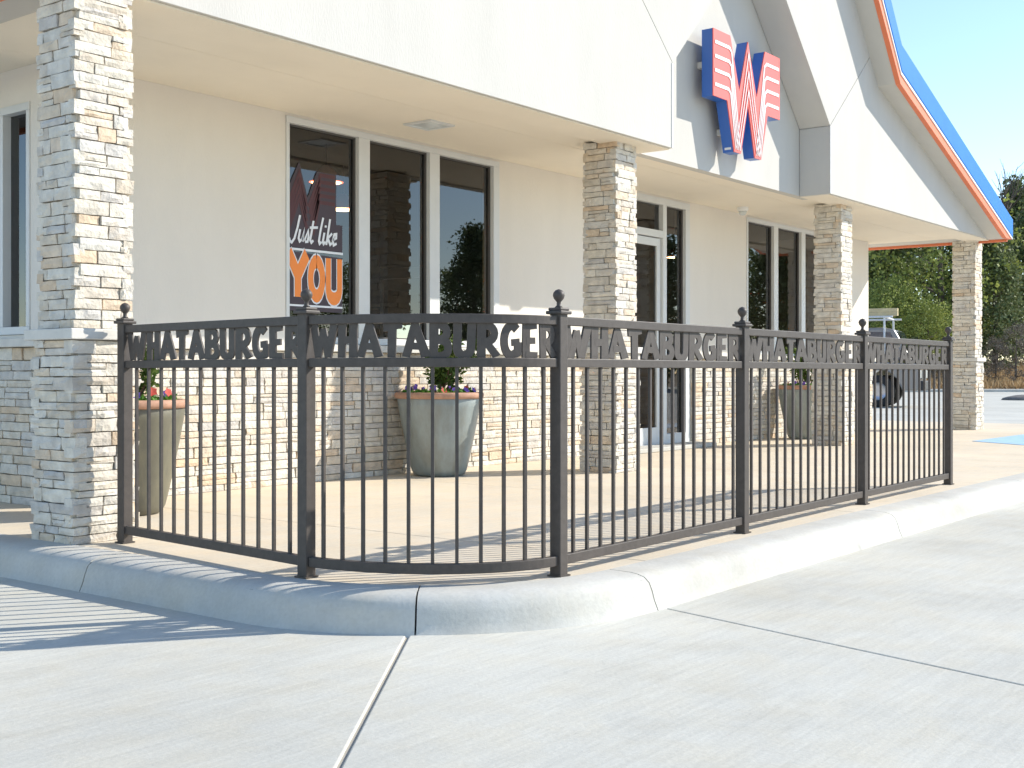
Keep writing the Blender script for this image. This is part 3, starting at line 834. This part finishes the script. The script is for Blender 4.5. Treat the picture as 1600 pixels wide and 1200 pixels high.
def arc_fn(c, rx, ry, n=400):
    pl = [Vector((c[0]-rx*math.cos(math.pi/2*i/n), c[1]-ry*math.sin(math.pi/2*i/n))) for i in range(n+1)]
    cum = [0]
    for a, b in zip(pl[:-1], pl[1:]): cum.append(cum[-1]+(b-a).length)
    def f(s):
        s = max(0, min(s, cum[-1])); i = min(n-1, next((k for k in range(n) if cum[k+1] >= s), n-1))
        d = (pl[i+1]-pl[i]).normalized(); return pl[i] + d*(s-cum[i]), d
    return cum[-1], f
spans = [line_fn(posts[0], posts[1]), arc_fn((4.23,3.85), .68, .83), line_fn(posts[2], posts[3]), line_fn(posts[3], posts[4]), line_fn(posts[4], posts[5])]
counts = [12, 11, 15, 15, 15]
rndf = random.Random(3)
for pi, ((L, f), n) in enumerate(zip(spans, counts)):
    pn = bpy.data.objects.new('panel', None); COL.objects.link(pn); pn.parent = fence
    c, _ = f(L/2); pn.location = Vector((c.x, c.y, 0)) - fence.location
    s0, s1 = PW/2+.001, L-PW/2-.001
    ns = 28 if pi == 1 else 1
    for (z0, z1, t) in ((ZT0, ZT1, .034), (ZM0, ZM1, .034), (ZL0, ZL1, .034)):
        mb = MB()
        for i in range(ns+1):
            p, d = f(s0+(s1-s0)*i/ns); nn = Vector((-d.y, d.x))*t/2
            for q, z in ((p-nn, z0), (p+nn, z0), (p+nn, z1), (p-nn, z1)): mb.v.append((q.x, q.y, z))
        for i in range(ns):
            b = i*4
            for k in range(4): mb.f.append((b+k, b+(k+1)%4, b+4+(k+1)%4, b+4+k))
        mb.f += [(0,1,2,3), (ns*4+3,ns*4+2,ns*4+1,ns*4)]
        part('rail', mb, M['metal'], pn, bev=.003)
    for i in range(n):
        p, d = f(L*(i+1)/(n+1)); nn = Vector((-d.y, d.x)); h = .0068
        mb = MB(); pts4 = [p-d*h-nn*h, p+d*h-nn*h, p+d*h+nn*h, p-d*h+nn*h]
        mb.prism([(q.x, q.y) for q in pts4], lambda a, b, dd: (a, b, dd), ZL1-.002, ZM0+.002)
        part('picket', mb, M['metal'], pn)
    # lettering
    H = ZT0-ZM1; adv = [GL[ch][0]+.13 for ch in WORD]; adv[0] += .02
    tot = sum(adv) - .13
    avail = s1-s0-.015
    sc = avail/(tot); s = s0+.008
    for ch, a in zip(WORD, adv):
        w, st = GL[ch]
        sx = sc; cs = s + w*sx/2
        p, d = f(cs); nn = Vector((-d.y, d.x)); tilt = rndf.uniform(-.03,.03)
        fn = lambda u, v, dd: (p.x + d.x*((u-w/2)*sx + (v-.5)*tilt*H) + nn.x*dd, p.y + d.y*((u-w/2)*sx + (v-.5)*tilt*H) + nn.y*dd, ZM1+.001 + max(-.004, min(1.02, v))*(H-.001))
        # stroke width is laid out in units where x is squeezed: undo it so strokes stay bold
        part('letter', strokes_mesh(st, fn, -.004, .004), M['metal'], pn)
        s += a*sc

# ------------------------------------------------------------------ window lettering
def decal():
    Yd = YW + .043
    t = thing('window_decal', (6.75, Yd, 1.38), 'Just like YOU lettering with dark striped emblem stuck on the left window', 'decal')
    XL = 6.475
    f = lambda a, b, d: (a, d, b)
    def pl(name, poly, m, y0, parent=t):
        mb = MB(); mb.prism(poly, f, y0, y0+.0008); part(name, mb, m, parent)
    # backing film with the emblem's stepped outline
    em = [(XL,1.86),(7.075,1.86),(7.075,2.08),(7.005,2.08),(7.005,2.49),(6.79,2.49),(6.69,2.27),(6.60,2.545),(XL,2.31)]
    pl('emblem_film', em, M['film'], Yd)
    # maroon stripes: peak chevrons and wing
    def st(pts2, w, m, y0, name='emblem_stripe'):
        L, Rr = stroke_poly(pts2, w)
        pl(name, [tuple(q) for q in L] + [tuple(q) for q in Rr[::-1]], m, y0)
    for k in range(5):
        z = 2.465 - k*.055
        st([(6.99, z), (6.83-.004*k, z), (6.70+.012*k, z-.27)], .03, M['maroon'], Yd-.0012)
    for k in range(4):
        st([(6.485, 2.20-.07*k), (6.60, 2.46-.07*k), (6.68, 2.20-.06*k)], .03, M['maroon'], Yd-.0024)
    # Just like (script)
    def script(strokes, x, z, s, m, w=.022, name='letter'):
        for i, sset in enumerate(strokes):
            fn = lambda u, v, d: (x+(u+.18*v)*s, d, z+v*s)
            part(name, strokes_mesh([(p_, w/s) for p_ in sset], fn, Yd-.0042, Yd-.0034, .0002), m, t)
    J = [[(.34,1.0),(.30,.55),(.22,.12),(.12,-.04),(.02,.0),(-.04,.12)]]
    u_ = [[(.44,.48),(.42,.14),(.50,.03),(.60,.12),(.64,.48),(.63,.1),(.70,.05)]]
    s_ = [[(.72,.06),(.84,.46),(.90,.22),(.88,.05),(.76,.03)]]
    t_ = [[(1.04,.85),(1.0,.12),(1.08,.03),(1.16,.12)], [(.90,.58),(1.30,.62)]]
    l_ = [[(1.50,1.02),(1.45,.5),(1.44,.12),(1.50,.02),(1.58,.1)]]
    i_ = [[(1.66,.46),(1.64,.12),(1.70,.03),(1.78,.12)], [(1.68,.66),(1.69,.74)]]
    k_ = [[(1.86,1.0),(1.84,.0)], [(2.06,.46),(1.87,.26),(2.04,.03),(2.12,.1)]]
    e_ = [[(2.14,.22),(2.30,.30),(2.28,.46),(2.18,.44),(2.14,.2),(2.22,.02),(2.36,.1)]]
    for g_ in (J, u_, s_, t_, l_, i_, k_, e_): script([g_], XL+.02, 1.905, .215, M['decalwhite'], .021)
    pl('rule', [(XL,1.838),(7.08,1.838),(7.08,1.856),(XL,1.856)], M['decalwhite'], Yd-.0012)
    # YOU
    pl('film', [(XL,1.36),(7.075,1.36),(7.075,1.81),(XL,1.83)], M['film'], Yd+.0001)
    def big(ch, x, w, z0, z1):
        h = z1-z0
        if ch == 'Y': S = [([(.02,1),(.5,.5)], .34), ([(.98,1),(.5,.5)], .34), ([(.5,.56),(.5,0)], .34)]
        if ch == 'O': S = [(arc(.5,.5,.34,.40,90,450,20), .30)]
        if ch == 'U': S = [([(.16,1),(.16,.28)]+arc(.5,.27,.34,.21,185,355,8)+[(.84,.28),(.84,1)], .30)]
        for m, dw, yy, nm in ((M['decalwhite'], .08, Yd-.0014, 'letter_outline'), (M['decalorange'], 0, Yd-.0034, 'letter')):
            fn = lambda u, v, d: (x+u*w, d, z0+v*h)
            part(nm, strokes_mesh([(p_, w_+dw) for p_, w_ in S], fn, yy-.0006, yy, .0002), m, t)
    big('Y', XL+.01, .20, 1.47, 1.815); big('O', 6.69, .19, 1.45, 1.80); big('U', 6.885, .185, 1.45, 1.80)
    pl('rule', [(XL,1.395),(7.075,1.395),(7.075,1.41),(XL,1.41)], M['decalwhite'], Yd-.0012)
decal()

# ------------------------------------------------------------------ planters
def leafquad(mb, p, d, n, L, W):
    s = d.cross(n).normalized()*W/2
    a = p; m = p+d*L*.5+n*L*.06; e = p+d*L
    mb.add([a, m-s, e, m+s], [(0,1,2,3)])
def rv(rnd):
    while True:
        v = Vector((rnd.uniform(-1,1), rnd.uniform(-1,1), rnd.uniform(-1,1)))
        if .05 < v.length < 1: return v.normalized()
def planter(x, y, label, seed, plabel, flabel, red, gm='glaze'):
    rnd = random.Random(seed)
    t = thing('planter_pot', (x,y,0), label, 'planter', 'tall glazed planters along the wall')
    rot = rnd.uniform(0,1)
    mb = MB(); mb.lathe([(.19,0),(.215,.012),(.235,.05),(.262,.16),(.292,.30),(.322,.45),(.345,.58),(.356,.645),(.35,.655)], (x,y,0), 56, True); part('body', mb, M[gm], t, smooth=True)
    mb = MB(); mb.lathe([(.35,.650),(.372,.655),(.379,.672),(.379,.690),(.372,.702),(.345,.704),(.332,.695),(.328,.62)], (x,y,0), 56, False); part('rim', mb, M['terracotta'], t, smooth=True)
    mb = MB(); mb.lathe([(.329,.66),(.2,.672),(.05,.678),(.001,.68)], (x,y,0), 30, False); part('soil', mb, M['soil'], t, smooth=True)
    # shrub
    sh = thing('shrub', (x,y,.67), plabel, 'shrub', 'shrubs in the planters')
    stems = MB(); leaves = MB(); reds = []
    for k in range(9):
        a = rnd.uniform(0,6.28); p = Vector((x+.05*math.cos(a), y+.05*math.sin(a), .66)); d = Vector((math.cos(a)*.5, math.sin(a)*.5, 1)).normalized()
        line = [p.copy()]; Ls = rnd.uniform(.34,.58)
        for i in range(6):
            d = (d + rv(rnd)*.22 + Vector((0,0,.08))).normalized(); p = p + d*Ls/6; line.append(p.copy())
            if i > 0:
                for q in range(15+5*i):
                    dd = (rv(rnd) + d*.4 + Vector((0,0,.2))).normalized()
                    leafquad(leaves, p+rv(rnd)*.03, dd, rv(rnd), rnd.uniform(.035,.07), rnd.uniform(.018,.036))
        stems.tube(line, [.009-.0011*i for i in range(7)], 5)
        if k < red: reds.append((line[-1], d))
    part('stems', stems, M['twig'], sh); part('foliage', leaves, M['leaf'], sh, fix=False)
    for p, d in reds:
        fb = MB()
        for q in range(26):
            dd = (rv(rnd)+d*.6).normalized(); leafquad(fb, p+rv(rnd)*.012, dd, rv(rnd), rnd.uniform(.03,.05), .028)
        part('blossom', fb, M['redflower'], sh, fix=False)
    # pansies round the rim
    pz = thing('pansies', (x,y,.68), flabel, 'flowers', 'pansies in the planters')
    lf = MB()
    for q in range(320):
        a = rnd.uniform(0,6.28); r = rnd.uniform(.17,.32); leafquad(lf, Vector((x+r*math.cos(a), y+r*math.sin(a), .675+rnd.uniform(0,.03))), (rv(rnd)+Vector((0,0,.7))).normalized(), rv(rnd), rnd.uniform(.03,.055), .028)
    part('leaves', lf, M['pansyleaf'], pz, fix=False)
    for q in range(16):
        a = q*6.28/16+rnd.uniform(-.15,.15); r = rnd.uniform(.22,.31); c = Vector((x+r*math.cos(a), y+r*math.sin(a), .725+rnd.uniform(-.01,.03)))
        fb = MB(); n = (Vector((math.cos(a),math.sin(a),.5))+rv(rnd)*.4).normalized(); u = n.cross(Vector((0,0,1))).normalized(); w = n.cross(u)
        for k in range(5):
            an = k*6.28/5; dd = (u*math.cos(an)+w*math.sin(an)); leafquad(fb, c, (dd+n*.15).normalized(), n, .032, .034)
        part('flower', fb, M[rnd.choice(['purple','purple','paleflower','purple','redflower'])], pz, fix=False)
planter(4.48, 6.48, 'olive glazed planter with terracotta rim half hidden behind the nearest column', 11, 'leafy shrub with red blossoms in the planter behind the nearest column', 'pansies round the rim of the planter behind the nearest column', 4, 'glaze_olive')
planter(7.78, 6.80, 'blue-grey glazed planter standing under the lettered window', 12, 'twiggy green shrub in the planter under the lettered window', 'purple pansies round the rim of the planter under the lettered window', 1)
planter(15.02, 6.74, 'blue-grey glazed planter half hidden behind the third column', 13, 'small shrub in the planter behind the third column', 'pansies round the rim of the planter behind the third column', 0)

# ------------------------------------------------------------------ inside the restaurant
def booth(x, y, label):
    t = thing('dining_booth', (x,y,.012), label, 'booth', 'booths inside the windows')
    mb = MB(); mb.box(x-.62, x-.2, y-.6, y+.6, .02, .46); mb.box(x-.70, x-.60, y-.6, y+.6, .02, 1.12); part('seat', mb, M['booth'], t, bev=.03)
    mb = MB(); mb.box(x-.1, x+.62, y-.58, y+.58, .72, .76); part('table_top', mb, M['tabletop'], t, bev=.008)
    mb = MB(); mb.tube([(x+.26,y,.013),(x+.26,y,.72)], .04, 10); part('table_leg', mb, M['metal'], t)
booth(7.0, 8.3, 'red booth with laminate table just inside the lettered window')
booth(8.5, 8.3, 'red booth with laminate table inside the window beside the entrance')
booth(15.0, 8.3, 'red booth with laminate table inside the right-hand window, left of two')
booth(16.4, 8.3, 'red booth with laminate table inside the right-hand window, right of two')
def pendant(x, y, dz, label):
    t = thing('pendant_lamp', (x,y,3.0), label, 'lamp', 'pendant lamps inside')
    mb = MB(); mb.tube([(x,y,2.998),(x,y,2.38+dz)], .008, 6); part('cord', mb, M['black'], t)
    mb = MB(); mb.lathe([(.03,2.40+dz),(.06,2.37+dz),(.15,2.27+dz),(.16,2.24+dz)], (x,y,0), 20, True); part('shade', mb, M['orange'], t, smooth=True)
    mb = MB(); mb.lathe([(.002,2.235+dz),(.14,2.238+dz),(.002,2.25+dz)], (x,y,0), 20, False); part('bulb', mb, M['warmlamp'], t)
pendant(7.9, 8.3, .40, 'lit pendant lamp inside the lettered window, the higher one'); pendant(8.8, 9.0, .30, 'lit pendant lamp inside the lettered window, the farther one'); pendant(15.4, 8.9, .3, 'lit pendant lamp inside the right-hand window')

# ------------------------------------------------------------------ background
def at(px, d): # point on the ground plan seen at photo column px and depth d
    xr = (px-800)/1900*d
    return Vector((SN*xr + CS*d, -CS*xr + SN*d, 0))
# bank of dry ground beyond the lot
mb = MB()
N = 40
for i in range(N+1):
    px = 500 + 2600*i/N
    for d, z in ((64,-.16),(65,-.02),(70,.45),(80,1.2),(100,1.8),(160,2.0)):
        p = at(px, d); mb.v.append((p.x, p.y, z + (random.uniform(-.12,.12) if d > 66 else 0)))
for i in range(N):
    for k in range(5):
        a = i*6+k; mb.f.append((a, a+6, a+7, a+1))
tag(part('earth_bank', mb, M['earth'], fix=True), kind='structure')
# far kerb of the lot
mb = MB()
for i in range(N+1):
    px = 500 + 2600*i/N
    for d, z in ((63.5,-.2),(63.52,-.02),(63.8,.0),(64.2,-.0),(64.2,-.2)):
        p = at(px, d); mb.v.append((p.x, p.y, z))
for i in range(N):
    for k in range(4):
        a = i*5+k; mb.f.append((a, a+5, a+6, a+1))
tag(part('far_kerb', mb, M['curb']), kind='structure')
# dry grass on the bank
mb = MB(); rg = random.Random(9)
for i in range(14000):
    px = rg.uniform(1180, 1800); d = 65 + 17*rg.random()**1.3
    p = at(px, d); z = -.02 + (d-65)*.083
    h = rg.uniform(.15,.55); a = rg.uniform(0,3.14); w = .05
    dx, dy = math.cos(a)*w, math.sin(a)*w; lx, ly = rg.uniform(-.2,.2), rg.uniform(-.2,.2)
    mb.add([(p.x-dx,p.y-dy,z),(p.x+dx,p.y+dy,z),(p.x+lx,p.y+ly,z+h)], [(0,1,2)])
tag(part('dry_grass', mb, M['drygrass'], fix=False), 'tan dry grass on the bank beyond the parking lot', 'grass', kind='stuff')

def crown_mesh(name, seed, kind, m):
    """unit tree: height 1, leaves in clumps"""
    rnd = random.Random(seed); mb = MB()
    if kind == 'cedar': ncl, per, R0, z0 = 150, 60, .24, .10
    elif kind == 'oak': ncl, per, R0, z0 = 150, 60, .40, .22
    else: ncl, per, R0, z0 = 90, 55, .5, .02
    lobes = [(rnd.uniform(0,6.28), rnd.uniform(.25,.95), rnd.uniform(.75,1.2)) for _ in range(9)]
    for c in range(ncl):
        h = rnd.random()
        if kind == 'cedar': rr = R0*(1-h)**.62*(.55+.45*min(1, h*6))
        elif kind == 'oak': rr = R0*math.sin(math.pi*min(1, .12+.86*h))**.7
        else: rr = R0*math.sqrt(max(.02, 1-h*h))
        a = rnd.uniform(0,6.28)
        f = 1
        for la, lh, lf in lobes:
            if abs(((a-la+3.14) % 6.28)-3.14) < .7 and abs(h-lh) < .22: f = lf
        r = rr*f*(rnd.random()**.42)
        c0 = Vector((r*math.cos(a), r*math.sin(a), z0+(1-z0)*h))
        cr = rnd.uniform(.035,.075)*(1.25 if kind == 'oak' else 1)
        for q in range(per):
            p = c0 + rv(rnd)*cr*rnd.random()**.4*1.25
            d = (rv(rnd) + (c0-Vector((0,0,.4))).normalized()*.5).normalized()
            leafquad(mb, p, d, rv(rnd), rnd.uniform(.014,.030), rnd.uniform(.010,.02))
    return mb.mesh(name, m)
def trunk_mesh(name, seed, kind):
    rnd = random.Random(seed); mb = MB()
    pts_ = [(0,0,-.03)]; x = y = 0
    for i in range(1, 7):
        x += rnd.uniform(-.012,.012); y += rnd.uniform(-.012,.012); pts_.append((x, y, i*.14))
    mb.tube(pts_, [.024,.02,.018,.015,.011,.007,.003], 7)
    for k in range(9):
        i = rnd.randrange(1, 6); p = Vector(pts_[i]); a = rnd.uniform(0,6.28); L = rnd.uniform(.10,.26)*(1 if kind != 'cedar' else .6)
        e = p + Vector((math.cos(a)*L, math.sin(a)*L, L*rnd.uniform(.3,.9)))
        mb.tube([p, (p+e)/2+Vector((0,0,-.012)), e], [.010,.007,.002], 5)
    return mb.mesh(name, M['bark'])
CR = {'cedar': [crown_mesh('cedar_crown', 21+i, 'cedar', M['cedar']) for i in range(3)],
      'oak': [crown_mesh('oak_crown', 31+i, 'oak', M['oak']) for i in range(2)],
      'scrub': [crown_mesh('scrub_crown', 41+i, 'scrub', M['scrub']) for i in range(2)]}
TR = {k: [trunk_mesh(k+'_trunk', 61+i, k) for i in range(2)] for k in ('cedar','oak','scrub')}
rt = random.Random(77)
def tree(px, d, h, kind, label, name, wid=1.0, grp='trees beyond the parking lot', pos=None):
    p = pos if pos is not None else at(px, d)
    z = 0 if pos is not None else (-.02+(d-65)*.07 if d < 82 else 1.2)
    t = thing(name, (p.x, p.y, z-.05), label, 'tree' if kind != 'scrub' else 'bush', grp)
    t.rotation_euler.z = rt.uniform(0,6.28); t.scale = (h*wid, h*wid, h)
    link('trunk', rt.choice(TR[kind]), t); link('crown', rt.choice(CR[kind]), t)
tree(1372, 80, 13.5, 'cedar', 'dark cedar behind the parked truck, left edge of the gap beside the wall', 'cedar_tree', 1.35)
tree(1422, 88, 14.5, 'cedar', 'dark dense cedar in the middle of the gap left of the farthest column', 'cedar_tree', 1.3)
tree(1392, 72, 6.0, 'oak', 'low olive tree just behind the parked truck', 'oak_tree', 1.1)
tree(1470, 76, 12.0, 'oak', 'bright yellow-green leafy tree just left of the farthest column', 'oak_tree', 1.0)
tree(1450, 70, 4.6, 'oak', 'low dark olive bush-like tree under the bright tree left of the farthest column', 'oak_tree', 1.3)
tree(1515, 84, 10.8, 'cedar', 'dark cedar behind the farthest column', 'cedar_tree', 1.3)
tree(1552, 75, 8.8, 'cedar', 'tall green cedar just right of the farthest column', 'cedar_tree', 1.15)
tree(1586, 92, 13.8, 'cedar', 'tallest cedar rising against the sky at the right edge', 'cedar_tree', .85)
tree(1616, 80, 10.5, 'cedar', 'dark cedar cut off by the right edge of the picture', 'cedar_tree', 1.2)
tree(1650, 86, 14, 'cedar', 'cedar outside the right edge', 'cedar_tree', 1.2)
tree(1335, 90, 14, 'cedar', 'dark cedar mostly hidden by the corner of the building', 'cedar_tree', 1.3)
tree(1588, 68, 3.4, 'scrub', 'grey leafless scrub at the foot of the trees by the right edge', 'scrub_bush', 1.0)
tree(1556, 69, 2.6, 'scrub', 'low grey scrub beside the farthest column', 'scrub_bush', 1.0)
tree(1480, 69, 2.4, 'scrub', 'low grey scrub left of the farthest column', 'scrub_bush', 1.1)
tree(1432, 69, 2.6, 'scrub', 'low grey scrub to the right of the parked truck', 'scrub_bush', 1.2)
# leafless tree against the sky above the eave
def bare(px, d, h):
    p0 = at(px, d); rb = random.Random(5)
    t = thing('bare_tree', (p0.x,p0.y,1.0), 'leafless tree whose thin branches show above the end of the roof', 'tree', 'trees beyond the parking lot')
    tm = MB(); bm_ = MB()
    def grow(p, d_, L, r, lv):
        e = p + d_*L; m_ = (p+e)/2 + rv(rb)*L*.05
        (tm if lv == 0 else bm_).tube([p, m_, e], [r, r*.85, r*.65], 6 if lv < 2 else 4, False)
        if lv < 5:
            for k in range(3 if lv < 3 else 2):
                nd = (d_ + rv(rb)*.55 + Vector((0,0,.18))).normalized(); grow(e if k else p+d_*L*.75, nd, L*rb.uniform(.58,.8), r*.6, lv+1)
    grow(Vector((p0.x,p0.y,1.0)), Vector((0,0,1)), h*.30, .22, 0)
    part('trunk', tm, M['bark'], t); part('branches', bm_, M['bark'], t)
bare(1527, 84, 18.5)
# trees across the road, seen mirrored in the glass
mirrored = [(34,-38,6.5,'cedar'),(38,-35,7,'oak'),(42,-36,7.5,'cedar'),(46,-33,6.5,'oak'),(50,-34,7.5,'cedar'),(54,-30,9,'cedar'),(58,-32,8,'oak'),(60,-25,8.5,'cedar'),(65,-24,9,'cedar'),
            (68,-18,9,'cedar'),(74,-20,10,'oak'),(80,-18,11,'cedar'),(86,-22,11,'cedar'),(90,-15,11,'cedar'),(-22,44,9,'cedar'),(-30,52,10,'oak'),(-17,54,10,'cedar')]  # the last ones, left of the building, are added unseen to darken the end window
nth = ['first','second','third','fourth','fifth','sixth','seventh','eighth','ninth','tenth','eleventh','twelfth','thirteenth','fourteenth']
for mi, (X, Y, h, k) in enumerate(mirrored):
    lab = (nth[mi] + ' tree of the row across the road, seen only mirrored in the windows') if Y < 0 else (nth[mi-14] + ' unseen tree added left of the building to darken the end window reflection')
    tree(0, 0, h, k, lab, 'cedar_tree' if k == 'cedar' else 'oak_tree', 1.25, 'trees mirrored in the windows', pos=Vector((X,Y,0)))
# low mulch bed in the far lot
p = at(1598, 45); mb = MB(); mb.lathe([(.75,-.15),(.7,-.08),(.5,-.02),(.25,.03),(.02,.05)], (p.x,p.y,0), 26, True)
tag(part('mulch_mound', mb, M['mulch'], smooth=True), 'low dark mulch mound in the far parking lot', 'mulch bed')

# ------------------------------------------------------------------ pickup with a ladder rack
def truck():
    p = at(1372, 35.5)
    a = math.atan2(-CS, SN) - R(24)             # heading: image right, turned a little to the camera
    t = thing('pickup_truck', (0,0,0), 'grey work truck with a roof rack, parked beyond the fence beside the wall corner', 'truck')
    # local frame: +x forward, y left, origin under the near (right) front wheel
    def part_l(name, mb, m, parent, smooth=False, bev=0):
        o = link(name, mb.mesh(name, m, smooth, True), parent)
        if bev: bevel(o, bev)
        return o
    def prof(poly, y0, y1):
        mb = MB(); mb.prism(poly, lambda u, v, d: (u, d, v), y0, y1); return mb
    Wd = 1.95
    body = [(.95,.42),(.98,.95),(.90,1.08),(-.55,1.16),(-3.9,1.16),(-4.5,1.14),(-4.5,.48),(-3.85,.45),(-3.75,.72),(-3.5,.90),(-3.15,.90),(-2.9,.72),(-2.8,.42),(-.58,.42),(-.45,.72),(-.2,.92),(.2,.92),(.45,.72),(.58,.42)]
    part_l('body', prof(body, -.05, Wd-.05), M['truckpaint'], t, bev=.03)
    cab = [(.80,1.165),(.38,1.93),(.1,1.98),(-2.0,1.96),(-2.2,1.165)]
    part_l('cab', prof(cab, .05, Wd-.15), M['truckpaint'], t, bev=.05)
    mb = MB(); mb.add([(.765,.16,1.22),(.765,Wd-.26,1.22),(.415,Wd-.32,1.88),(.415,.22,1.88)], [(0,1,2,3)]); mb.v = [(v[0]+.025, v[1], v[2]+.015) for v in mb.v]
    part_l('windscreen', mb, M['carglass'], t)
    for y in (.044, Wd-.144):
        mb = MB(); mb.prism([(.60,1.24),(.28,1.86),(-.50,1.88),(-.50,1.24)], lambda u, v, d: (u, d, v), y-.004, y+.004); part_l('side_window', mb, M['carglass'], t)
        mb = MB(); mb.prism([(-.6,1.24),(-.6,1.88),(-1.92,1.86),(-2.08,1.24)], lambda u, v, d: (u, d, v), y-.004, y+.004); part_l('side_window', mb, M['carglass'], t)
    for x in (0, -3.32):
        for y in (-.06, Wd-.30):
            w = bpy.data.objects.new('wheel', None); COL.objects.link(w); w.parent = t; w.location = (x, y, .40)
            def wl(prof2, nm, m):
                mb = MB(); mb.lathe(prof2, (0,0,0), 28, False); mb.v = [(v[0], v[2], v[1]) for v in mb.v]; part_l(nm, mb, m, w, smooth=True)
            wl([(.22,.0),(.34,-.01),(.395,.02),(.40,.06),(.40,.20),(.395,.24),(.34,.26),(.22,.25)], 'tyre', M['tyre'])
            wl([(.001,.05),(.10,.045),(.20,.05),(.225,.03),(.23,.01)], 'rim', M['chrome'])
    mb = MB(); mb.box(.94, 1.08, -.02, Wd-.08, .42, .66); part_l('bumper', mb, M['black'], t, bev=.03)
    mb = MB(); mb.box(.96, 1.0, .35, Wd-.45, .70, .92); part_l('grille', mb, M['black'], t)
    for y in (.02, Wd-.40):
        mb = MB(); mb.box(.955, .995, y, y+.28, .72, .92); part_l('headlight', mb, M['lightlens'], t, bev=.01)
        mb = MB(); mb.box(.55, .67, -.22 if y < 1 else Wd-.1, -.02 if y < 1 else Wd+.1, 1.18, 1.42); part_l('mirror', mb, M['black'], t, bev=.02)
    mb = MB()
    for x in (.15, -2.3, -4.3):
        for y in (0, Wd-.1): mb.tube([(x,y,1.1),(x,y,2.24)], .025, 8)
        mb.tube([(x,-.1,2.24),(x,Wd,2.24)], .025, 8)
    for y in (0, Wd-.1): mb.tube([(.35,y,2.24),(-4.5,y,2.24)], .025, 8)
    part_l('rack', mb, M['alu'], t)
    rz = R(0); t.location = (p.x, p.y, ZROAD); t.rotation_euler = (0,0,a); t.scale = (1.18,)*3
    l = thing('lumber_bundle', (p.x,p.y,ZROAD), 'bundle of pale lumber lying on the truck roof rack', 'lumber')
    l.rotation_euler = (0,0,a); l.scale = (1.18,)*3
    for i in range(4):
        for j in range(2):
            mb = MB(); mb.box(-4.2+.1*i, .45-.12*i, .1+.2*i, .28+.2*i, 2.268+.095*j, 2.36+.095*j); part_l('plank', mb, M['lumber'], l, bev=.005)
truck()
